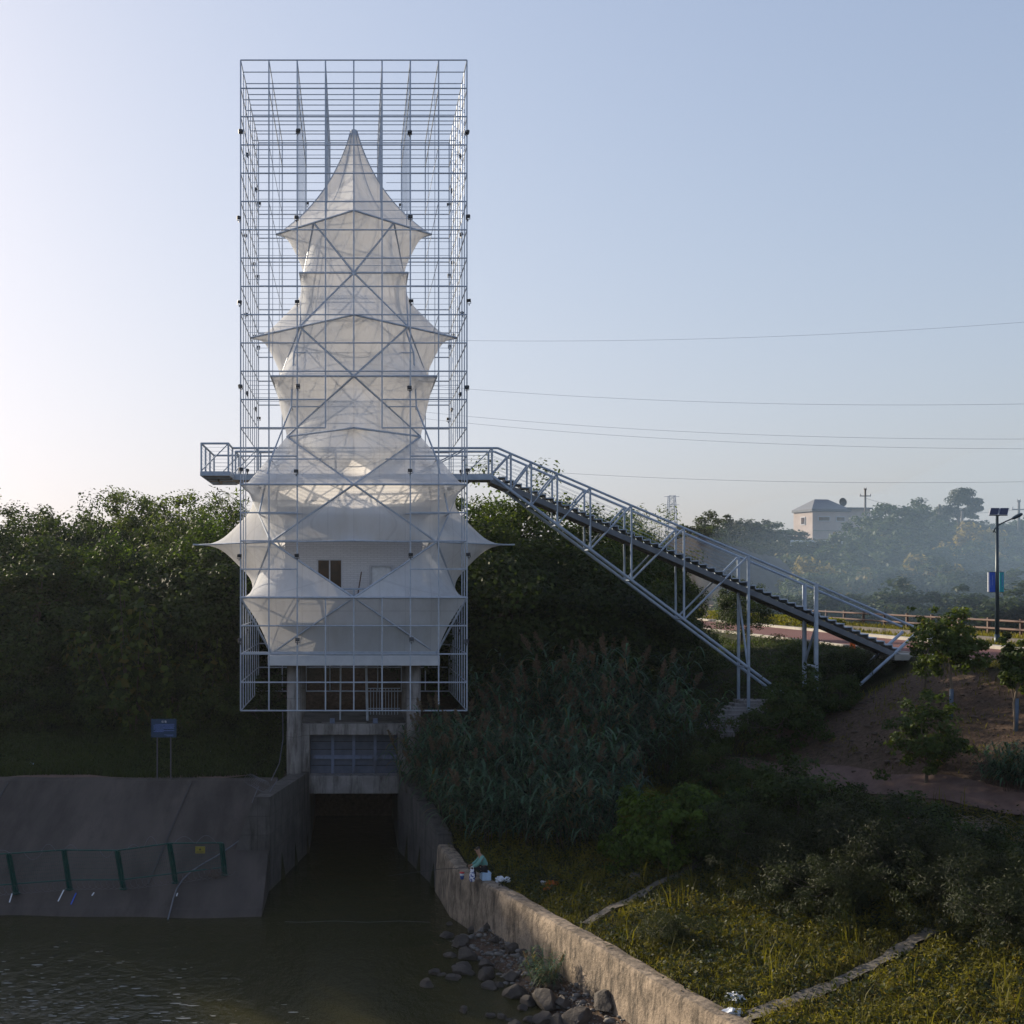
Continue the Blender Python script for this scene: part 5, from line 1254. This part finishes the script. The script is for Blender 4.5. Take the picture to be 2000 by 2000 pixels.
def grow(i, d): x, y, z, r_ = B[i]; return (x, y, z, r_+d)
J_ = [grow(i,.022) for i in (0,1,2,7,8,9,11,12,13)]; J_[0] = (.05,0,.36,.125)
skin_body("jacket", J_, [(0,1),(1,2),(2,3),(3,4),(4,5),(2,6),(6,7),(7,8)], M['jacket'], man)
T_ = [grow(i,.016) for i in (0,15,16,17,19,20,21)]; skin_body("trousers", T_, [(0,1),(1,2),(2,3),(0,4),(4,5),(5,6)], M['trousers'], man)
for s_ in (1,-1): skin_body("shoe", [(-.22,.12*s_,.035,.045),(-.36,.125*s_,.03,.038)], [(0,1)], M['black'], man)
me = rock(9,.088,.082,.075,M['hair'],"hair",3); h_ = obj("hair", me, man, (-.135,0,.895))
mb = MB(); mb.lathe([(.008,-.02),(.012,0),(.006,.02)], (-.226,0,.84), 8); mb.build("nose", M['skin'], man, True)
for s_ in (1,-1):
    hx = (-.35,.07,.385) if s_ > 0 else (-.36,-.06,.355)
    for f in range(4): mbf = None
    mb = MB()
    for f in range(4):
        oy = (f-1.5)*.017; L_ = (.058,.066,.063,.05)[f]; mb.path([(hx[0]-.015,hx[1]+oy,hx[2]+.008),(hx[0]-.015-L_*.6,hx[1]+oy,hx[2]+.006),(hx[0]-.015-L_*.8,hx[1]+oy,hx[2]-.02),(hx[0]-L_*.45,hx[1]+oy,hx[2]-.032)], .0085, 6, .006)
    mb.path([(hx[0],hx[1]-s_*.025,hx[2]),(hx[0]-.03,hx[1]-s_*.04,hx[2]-.01),(hx[0]-.05,hx[1]-s_*.025,hx[2]-.022)], .009, 6, .007)
    mb.build("fingers", M['skin'], man, True)
mb = MB(); a = AP+Vector((-.33,-.06,.35)); mb.path([a, a+Vector((-.9,-.3,.03)), a+Vector((-2.4,-.9,-.02))], .011, 6, .004); tag(mb.build("fishing_rod", M['dark_steel']), "dark fishing rod held out over the river by the seated person", "fishing rod")
def box_thing(name, lab, cat, p, w, d, h, mat, rz=0.0, lid=None):
    t = thing(name, lab, cat, p, rz); mb = MB(); mb.box(-w/2,w/2,-d/2,d/2,0,h*.86); mb.build("body", mat, t, bevel=.012); mb = MB(); mb.box(-w/2-.01,w/2+.01,-d/2-.01,d/2+.01,h*.862,h); mb.build("lid", lid or mat, t, bevel=.01); return t
box_thing("foam_box", "pale blue foam box used as a seat by the person on the wall", "box", AP+Vector((.07,-.0,0)), .26, .30, .225, M['pale_blue'], .15)
t = thing("bait_bucket", "small bucket with red rim and blue base left of the seated person", "bucket", AP+Vector((-.58,.12,-.02)))
mb = MB(); mb.lathe([(.05,0),(.06,.1)],(0,0,0),14); mb.build("base", M['blue_bin'], t, True); mb = MB(); mb.lathe([(.06,.101),(.066,.17)],(0,0,0),14); mb.build("band", M['plastic'], t, True); mb = MB(); mb.lathe([(.07,.171),(.07,.20)],(0,0,0),14); mb.build("rim", M['red'], t, True)
m, nt, out = new_mat('patterned_bag'); v = coords(nt); vn = noise(nt, v, 16, 2); r_ = ramp(nt, vn.outputs[0], [(.47,(.03,.05,.25)),(.52,(.7,.7,.76))]); b_ = nd(nt,"ShaderNodeBsdfPrincipled"); nt.links.new(r_.outputs[0], b_.inputs["Base Color"]); nt.links.new(b_.outputs[0], out.inputs[0]); M['pattern'] = m
t = thing("patterned_bag", "blue and white patterned bag standing against the person's knees", "bag", AP+Vector((-.33,-.24,.0)))
mb = MB(); mb.lathe([(.06,0),(.08,.05),(.075,.2),(.05,.3),(.055,.34)],(0,0,0),14); mb.build("bag", M['pattern'], t, True); mb = MB(); mb.path([(-.04,0,.34),(-.03,0,.42),(.03,0,.42),(.04,0,.34)],.008,5); mb.build("handle", M['white'], t)
def crumple(seed, s_, mat, name, lab, cat, p, fl=.6, group=None):
    bm = bmesh.new(); bmesh.ops.create_icosphere(bm, subdivisions=3, radius=1); r2 = random.Random(seed); ph = [r2.uniform(0,6) for _ in range(9)]
    for v in bm.verts:
        c = v.co.copy(); k = 1+.28*math.sin(c.x*4+ph[0])*math.cos(c.y*5+ph[1])+.18*math.sin(c.z*7+c.x*6+ph[2])+.1*math.sin(c.y*13+ph[3]); v.co = Vector((c.x*k*s_, c.y*k*s_*.8, c.z*k*s_*fl))
    me = bpy.data.meshes.new(name); bm.to_mesh(me); bm.free(); me.materials.append(mat); o = obj(name, me, None, p); o.rotation_euler = (0,0,r2.uniform(0,6)); return tag(o, lab, cat, group)
crumple(1,.12,M['plastic'],"plastic_bag","crumpled white plastic bag on the wall beside the foam box","bag", AP+Vector((.44,-.26,.07)),.7)
crumple(2,.10,M['plastic'],"plastic_bag","second crumpled bag, just right of the one by the foam box","bag", AP+Vector((.66,-.24,.06)),.7)
for i, (px, py, s_, mt, nm, lab, ct) in enumerate([(996,1677,.05,'pale_blue',"plastic_scrap","pale blue scrap in the grass behind the seated person","litter"),(1078,1733,.2,'orange_cloth',"orange_cloth","larger orange cloth lying in the weeds","cloth"),(1068,1742,.13,'orange_cloth',"orange_cloth","smaller orange cloth left of the larger one","cloth"),(1063,1728,.10,'plastic',"plastic_scrap","white scrap beside the orange cloths","litter"),
        (1243,1722,.24,'concrete',"dirty_sack","dirty grey sack dumped beside the upper earth trail","sack"),(1436,1957,.19,'plastic',"plastic_bag","bright white plastic bag in the sunny grass near the bottom edge","bag"),(1432,1986,.16,'plastic',"paper_litter","flat white paper at the corner where wall and trail meet","litter"),(1387,1880,.07,'plastic',"paper_litter","small white scrap in the middle of the sunny grass","litter"),
        (1009,1710,.07,'banner_blue',"bottle_cap","small blue bottle lying right of the seated person","bottle"),(1858,1702,.16,'plastic',"plastic_scrap","grey white rags in the dark scrub right of centre","litter"),(1540,1672,.07,'banner_blue',"plastic_scrap","tiny blue scrap hanging in the dark scrub","litter"),(410,1471,.09,'plastic',"plastic_scrap","white scrap on the grass bank right of the notice board","litter"),(62,1500,.22,'pale_blue',"plastic_scrap","pale rag on the grass bank at the far left","litter")]):
    p = G(px,py); crumple(20+i, s_, M[mt], nm, lab, ct, p+Vector((0,0,s_*.35)), .5)
mb = MB(); p = G(1768,1640); mb.tube((0,0,0),(.1,0,.75),.012,5); t = thing("marker_flag", "thin stake with a pink ribbon in the scrub below the path", "stake", p); mb.build("stake", M['bark'], t); mb = MB(); mb.box(.05,.12,-.01,.01,.5,.68); mb.build("ribbon", plain('pink_ribbon',(.55,.03,.18)), t)
# cut brushwood heap by the path
rgs = random.Random(8); mb = MB()
for k in range(150):
    p = G(1925+rgs.uniform(-95,85), 1645+rgs.uniform(-28,30)); a_ = rgs.uniform(-.5,.5)+math.pi*rgs.randint(0,1); L_ = rgs.uniform(.6,1.6); mb.path([p+Vector((0,0,.05)), p+Vector((math.cos(a_)*L_*.5,math.sin(a_)*L_*.4,rgs.uniform(.1,.45))), p+Vector((math.cos(a_)*L_,math.sin(a_)*L_*.8,rgs.uniform(.02,.3)))], .012, 4, .004)
o = mb.build("brushwood_heap", M['pale_bark']); kind(o,'stuff')
# ------------------------------------------------------------------ roadside: lamp, fence, hedge, post
LX, LY = 29.0, 54.7
t = thing("solar_street_lamp", "tall dark street lamp with two solar panels and blue banners", "street lamp", (LX,LY,7.15))
mb = MB(); mb.tube((0,0,-.1),(0,0,5.86),.10,12,.06); mb.tube((0,0,-.1),(0,0,.5),.13,12,.11); mb.build("pole", M['lamp'], t, True)
mb = MB(); mb.path([(-.20,-.05,5.10),(-.13,-.03,5.24),(.05,0,5.42),(.4,0,5.60),(.74,.02,5.74)], .035, 8, .028); mb.tube((-.16,-.03,5.2),(0,0,5.0),.018,6); mb.build("arm", M['lamp'], t, True)
mb = MB(); hd = [(0,.05),(.1,.09),(.35,.11),(.5,.08),(.54,.03)]; vs = []
for u, w_ in hd:
    c = Vector((.68+u*.86,.02,5.71+u*.44))
    for k in range(10): q = 2*math.pi*k/10; vs.append(c+Vector((-math.sin(q)*w_*.3, math.cos(q)*w_*1.3, math.sin(q)*w_*.75)))
mb.add(vs, [(i*10+k,i*10+(k+1)%10,(i+1)*10+(k+1)%10,(i+1)*10+k) for i in range(4) for k in range(10)]+[tuple(range(10)),tuple(range(49,39,-1))]); mb.build("lamp_head", M['lamp'], t, True)
mb = MB(); mb.tube((-.44,-.16,5.86),(.38,-.16,5.86),.02,6); mb.tube((-.2,.2,6.17),(.65,.2,6.17),.02,6); mb.tube((0,-.16,5.84),(.2,.2,6.17),.025,6); mb.build("panel_bracket", M['lamp'], t)
for sx_ in (-1,1):
    mb = MB(); c = Vector((.09+sx_*.215,.02,6.03)); d1 = Vector((.20,0,0)); d2 = Vector((.13,.18,.165)); nn = Vector((0,-.02,.02))
    vs = [c-d1-d2,c+d1-d2,c+d1+d2,c-d1+d2]; mb.add([q-nn for q in vs]+[q+nn for q in vs], [(3,2,1,0),(4,5,6,7),(0,1,5,4),(1,2,6,5),(2,3,7,6),(3,0,4,7)]); fo = mb.build("solar_panel", M['offwhite_frame'], t)
    mb = MB(); off = Vector((0,-.028,.028)); mb.add([c+off-d1*.9-d2*.92,c+off+d1*.9-d2*.92,c+off+d1*.9+d2*.92,c+off-d1*.9+d2*.92],[(0,1,2,3)]); mb.build("cells", M['solar'], fo)
for nm, xa, xb, mt in (("banner",-.36,-.09,'banner_blue'),("banner",.11,.30,'banner_teal')):
    mb = MB(); mb.box(xa,xb,-.012,.012,2.42,3.30); bo = mb.build(nm, M[mt], t)
    mb = MB()
    if xa < 0:
        mb.box(xa-.06,xa-.001,-.02,.02,2.42,3.30); mb.build("edge_strip", M['plastic'], bo)
        mb = MB()
        for k in range(9): mb.box(xa+.13,xa+.165,-.017,-.0121,2.72+.05*k,2.755+.05*k)
        for k in range(6): mb.box(xa+.05,xa+.08,-.017,-.0121,2.62+.06*k,2.66+.06*k)
    else:
        for k in range(8): mb.box(xb-.08,xb-.05,-.017,-.0121,2.65+.07*k,2.70+.07*k)
    mb.build("print", M['banner_print'], bo)
mb = MB(); mb.tube((-.40,0,3.31),(.32,0,3.31),.012,6); mb.tube((-.40,0,2.41),(.32,0,2.41),.012,6); mb.build("banner_bracket", M['lamp'], t)
t = thing("wooden_fence", "brown two rail timber fence along the far side of the road", "fence", (35.2,60,7.1))
ys = [57.4+3.3*k for k in range(26)]
for y in ys: mb = MB(); mb.box(-.07,.07,-.07,.07,-.2,1.0); o = mb.build("post", M['wood'], t, bevel=.01); o.location = (0,y-60,0)
mb = MB(); mb.tube((0,50-60,.86),(0,ys[-1]-60,.86),.065,8); o = mb.build("rail", M['wood'], t); o.location = (-.08,0,0)
mb = MB(); mb.tube((0,50-60,.42),(0,ys[-1]-60,.42),.065,8); o = mb.build("rail", M['wood'], t); o.location = (-.08,0,0)
rng = np.random.RandomState(31); n = 15000
for x0_, y0_, y1_, lab in ((27.9,70,94,"clipped yellow green hedge along the far kerb under the stair"),(27.9,98,125,"clipped hedge further up the road, beyond the round tree")):
    P = np.stack([rng.uniform(-.55,.55,n), rng.uniform(0,y1_-y0_,n), .15+.65*rng.rand(n)**.5],1); V, F = leaves(P, rng.normal(size=(n,3))+np.array([0,0,.8]), .15, .08, rng)
    t = thing("hedge", lab, "hedge", (x0_,y0_,7.15), 0, "roadside hedges"); obj("foliage", np_mesh("foliage", V, F, leafmat('hedge_leaf',(.06,.075,.012),(.17,.17,.02),(.2,.17,.02),.4), np.repeat(rng.rand(n),4)), t)
    mb = MB()
    for k in range(12): mb.tube((rng.uniform(-.3,.3),(k+.5)*(y1_-y0_)/12,-.1),(0,(k+.5)*(y1_-y0_)/12,.5),.03,5)
    mb.build("stem", M['bark'], t)
p = Vector((21.35, 21.35*FOC/(1665-VX), 7.0)); t = thing("marker_post", "orange square marker post at the road's near edge", "post", p)
mb = MB(); mb.box(-.09,.09,-.09,.09,0,.82); mb.build("post", M['orange'], t, bevel=.01); mb = MB(); mb.box(-.10,.10,-.10,.10,.821,.85); mb.build("cap", M['orange'], t)
mb = MB(); rgq = random.Random(3)
for k in range(5): mb.path([(rgq.uniform(-.05,.05),0,.1*k),(rgq.uniform(-.1,.1),.02,.1*k+.16)],.03,5)
mb = MB(); mb.tube((0,0,0),(0,0,.75),.05,8); t = thing("wrapped_bollard", "short post wrapped in white plastic by the stair foot", "bollard", (21.9,46.0,7.2)); mb.build("post", M['white'], t); me = rock(77,.16,.15,.17,M['plastic'],"plastic_wrap",3); obj("plastic_wrap", me, t, (0,0,.72))
# ------------------------------------------------------------------ house on the hill
HY = 190; hp = W(1630,1046,HY)
t = thing("hill_house", "pale two storey house with grey hipped roof on the hill", "house", (hp.x,HY,hp.z-1.5))
zz = lambda py: CZ+(VY-py)*HY/FOC-t.location.z; xx = lambda px: (px-VX)*HY/FOC-t.location.x
hw0, hw1 = xx(1587), xx(1665); top = zz(999); dp = 9.5
mb = MB(); cA = Vector((hw0,0)); sd = Vector((xx(1568)-hw0, 4.0)); fw = Vector((hw1-hw0, 1.2))      # corner, left side, front
cs = [cA, cA+fw, cA+fw+sd, cA+sd]
mb.add([(c.x,c.y,0) for c in cs]+[(c.x,c.y,top) for c in cs], [(0,1,5,4),(1,2,6,5),(2,3,7,6),(3,0,4,7),(4,5,6,7)]); mb.build("wall", M['house_wall'], t)
mb = MB(); e = .5; ctr = sum(cs, Vector((0,0)))/4; ov = [ctr+(c-ctr)*1.07 for c in cs]; rz0 = top; rise = zz(973)-top
r1 = ctr+(cs[0]-cs[1])*.18; r2 = ctr+(cs[1]-cs[0])*.18
mb.add([(c.x,c.y,rz0+.02) for c in ov]+[(c.x,c.y,rz0+.4) for c in ov]+[(r1.x,r1.y,rz0+rise),(r2.x,r2.y,rz0+rise)], [(3,2,1,0),(0,1,5,4),(1,2,6,5),(2,3,7,6),(3,0,4,7),(4,5,9,8),(5,6,9),(6,7,8,9),(7,4,8)]); mb.build("roof", M['roof'], t)
mb = MB(); w0, w1 = xx(1663), xx(1707); mb.box(w0+.05,w1,1.4,8,0,zz(993)); mb.build("annex", M['house_wall'], t)
mb = MB(); mb.add([(w0-.2,1.0,zz(993)+.02),(w1+.3,1.0,zz(993)+.02),(w1+.3,8.3,zz(993)+.02),(w0-.2,8.3,zz(993)+.02),(w0-.2,1.0,zz(990)),(w1+.3,1.0,zz(993)+.2),(w1+.3,8.3,zz(993)+.2),(w0-.2,8.3,zz(990))],[(3,2,1,0),(0,1,5,4),(1,2,6,5),(2,3,7,6),(3,0,4,7),(4,5,6,7)]); mb.build("annex_roof", M['roof'], t)
d = fw.normalized(); nrm = Vector((d.y,-d.x))
def hwin(f0, f1, z0, z1, base, dirv, nv):
    a = base+dirv*f0+nv*.03; b = base+dirv*f1+nv*.03; mb = MB(); th = nv*.04
    vs = [(q.x,q.y,z) for z in (z0,z1) for q in (a,b)]+[(q.x+th.x,q.y+th.y,z) for z in (z0,z1) for q in (a,b)]
    mb.add(vs,[(0,1,3,2),(4,6,7,5),(0,4,5,1),(2,3,7,6),(0,2,6,4),(1,5,7,3)]); o = mb.build("window", M['offwhite_frame'], t)
    a2 = base+dirv*(f0+.12)+nv*.09; b2 = base+dirv*(f1-.12)+nv*.09; mb = MB(); mb.add([(a2.x,a2.y,z0+.12),(b2.x,b2.y,z0+.12),(b2.x,b2.y,z1-.12),(a2.x,a2.y,z1-.12)],[(0,1,2,3)]); mb.build("pane", M['glass'], o)
hwin(.9,3.0,zz(1018),zz(1008),cA,d,nrm); hwin(4.0,5.6,zz(1018),zz(1008),cA,d,nrm)
ds = sd.normalized(); ns = Vector((-ds.y, ds.x)); ns = ns if ns.x < 0 else -ns; hwin(1.6,2.6,zz(1024),zz(1008),cA,ds,ns)
mb = MB(); c = cs; mb.bar((cA.x,cA.y-.05,zz(1036)),(cs[1].x,cs[1].y-.05,zz(1036)),.12,.15); mb.build("floor_band", M['kerb'], t)
t = thing("satellite_dish", "small round dark dish on a mast above the house roof", "dish", (W(1660,0,HY).x,HY+3,W(1660,998,HY+3).z)); zt = CZ+(VY-981)*(HY+3)/FOC-t.location.z
mb = MB(); mb.tube((0,0,-.6),(0,0,zt),.05,6); mb.build("mast", M['wire'], t); mb = MB(); mb.lathe([(.05,-.04),(.5,.08),(.68,.22),(.66,.23),(.48,.12),(.03,0)],(0,0,0),18); o = mb.build("dish", M['dark_steel'], t, True); o.location = (0,0,zt); o.rotation_euler = (math.radians(85),0,.2)
# guard rail on the hill road
mb = MB(); a = W(1545,1057,165); b = W(1680,1059,158); t = thing("guard_rail", "pale metal guard rail on the hill below the house", "guard rail", a); mb.bar((0,0,0),b-a,.06,.32); mb.build("rail", M['galv'], t)
for k in range(9): mb = MB(); q = (b-a)*(k/8); mb.tube(q+Vector((0,.08,-1.0)), q+Vector((0,.08,.1)), .06, 6); mb.build("post", M['galv'], t)
# utility poles, pylon and wires
def pole(lab, px, ytop, ybase, Y, cross=True):
    p = W(px,ybase,Y); h = (ybase-ytop)*Y/FOC; t = thing("utility_pole", lab, "pole", (p.x,Y,p.z-2)); h += 2
    mb = MB(); mb.tube((0,0,0),(0,0,h),.19,8,.13); mb.build("pole", M['concrete'], t, True)
    if cross:
        mb = MB(); mb.bar((-.85,0,h-1.15),(.85,0,h-1.15),.1,.14); mb.build("crossarm", M['wire'], t)
        for x in (-.78,.78): mb = MB(); mb.lathe([(.07,h-1.08),(.09,h-.9),(.05,h-.78)],(x,0,0),8); mb.build("insulator", M['offwhite_frame'], t)
        mb = MB(); mb.tube((-.18,0,h-.25),(-.18,0,h+.15),.04,5); mb.tube((.18,0,h-.25),(.18,0,h+.15),.04,5); mb.tube((-.18,0,h-.2),(.18,0,h-.2),.03,5); mb.build("top_bracket", M['wire'], t)
pole("concrete utility pole with crossarm right of the hill house", 1690, 954, 1020, 185)
pole("utility pole half hidden by the lamp's solar panels", 1990, 977, 1030, 150, True)
pole("short bare pole under the left side of the pine", 1835, 985, 1020, 150, False)
pole("short bare pole under the right side of the pine", 1879, 998, 1030, 140, False)
p = W(1312,1045,420); t = thing("lattice_pylon", "faint lattice pylon far behind the stair", "pylon", (p.x,420,p.z-4)); h = (1045-968)*420/FOC+4
mb = MB(); w0, w1 = 1.9, 1.0; ns_ = 9
for sx_ in (-1,1):
    for sy in (-1,1): mb.tube((sx_*w0,sy*w0,0),(sx_*w1,sy*w1,h),.13,4)
for k in range(ns_):
    f0, f1 = k/ns_, (k+1)/ns_; a0, a1 = w0+(w1-w0)*f0, w0+(w1-w0)*f1
    for s_ in (-1,1):
        mb.tube((-a0,s_*a0,h*f0),(a1,s_*a1,h*f1),.07,3); mb.tube((a0,s_*a0,h*f0),(-a1,s_*a1,h*f1),.07,3); mb.tube((s_*a0,-a0,h*f0),(s_*a1,a1,h*f1),.07,3)
    mb.tube((-a1,-a1,h*f1),(a1,-a1,h*f1),.07,3)
mb.build("tower_frame", M['galv'], t); mb = MB()
for f in (.82,.98): mb.tube((-2.6,0,h*f),(2.6,0,h*f),.1,4)
mb.build("crossarm", M['galv'], t)
for i, (pa, pb, Ya, Yb, lab) in enumerate([((691,671),(2150,628),100,95,"topmost thin power line crossing the sky right of the cage"),((691,750),(2150,799),100,80,"second power line from the top in the right sky"),((691,800),(2150,870),100,78,"upper line of the close pair of power lines"),((691,812),(2150,890),100,77,"lower line of the close pair of power lines"),((691,900),(2150,952),100,75,"lowest power line, passing just above the far hill")]):
    a, b = W(*pa,Ya), W(*pb,Yb); mb = MB(); mb.path([a.lerp(b,k/30)-Vector((0,0,.9*4*(k/30)*(1-k/30)-.45)) for k in range(31)], .010, 4); tag(mb.build("power_line", M['cable']), lab, "power line", "power lines across the sky")
t = thing("line_pole", "tall thin pole behind the tent that carries the power lines", "pole", (0,100.3,6.0)); mb = MB(); mb.tube((0,0,0),(0,0,24.5),.14,8,.08); mb.build("pole", M['wire'], t)
for py in (671,750,800,900):
    z = CZ+(VY-py)*100/FOC-6.0; mb = MB(); mb.bar((-.5,-.15,z),(.5,-.15,z),.08,.08); mb.build("crossarm", M['wire'], t)
mb = MB(); a = W(1690,973,185); b = W(1990,995,150); mb.path([a.lerp(b,k/10)-Vector((0,0,1.2*4*(k/10)*(1-k/10))) for k in range(11)],.025,4); tag(mb.build("pole_wire", M['wire']), "thin wire slung between the utility poles on the ridge", "wire")
# ------------------------------------------------------------------ hazy air over the whole place
m, nt, out = new_mat('haze_air'); pv = nd(nt, "ShaderNodeVolumePrincipled"); pv.inputs["Color"].default_value = (.80,.88,1.0,1)
pv.inputs["Density"].default_value = HAZE; pv.inputs["Anisotropy"].default_value = .35; nt.links.new(pv.outputs[0], out.inputs["Volume"])
mb = MB(); mb.box(-440,560,-100,760,-2.6,52); kind(mb.build("haze", m), 'stuff')
# bluish smoke hanging over the dip behind the road
m, nt, out = new_mat('drifting_smoke'); pv = nd(nt, "ShaderNodeVolumePrincipled"); pv.inputs["Color"].default_value = (.52,.74,1.0,1)
pv.inputs["Density"].default_value = SMOKE; pv.inputs["Anisotropy"].default_value = .2; nt.links.new(pv.outputs[0], out.inputs["Volume"])
bm = bmesh.new(); bmesh.ops.create_icosphere(bm, subdivisions=4, radius=1)
for v in bm.verts: c_ = v.co; v.co = Vector((c_.x*46, c_.y*19*(1+.15*math.sin(c_.x*4)), c_.z*11*(1+.25*math.sin(c_.x*5+1)+.15*math.sin(c_.x*11))))
me = bpy.data.meshes.new("smoke"); bm.to_mesh(me); bm.free(); me.materials.append(m); o = obj("smoke", me, None, (71,101,13.2)); o.rotation_euler = (0,-.06,.25); kind(o, 'stuff')
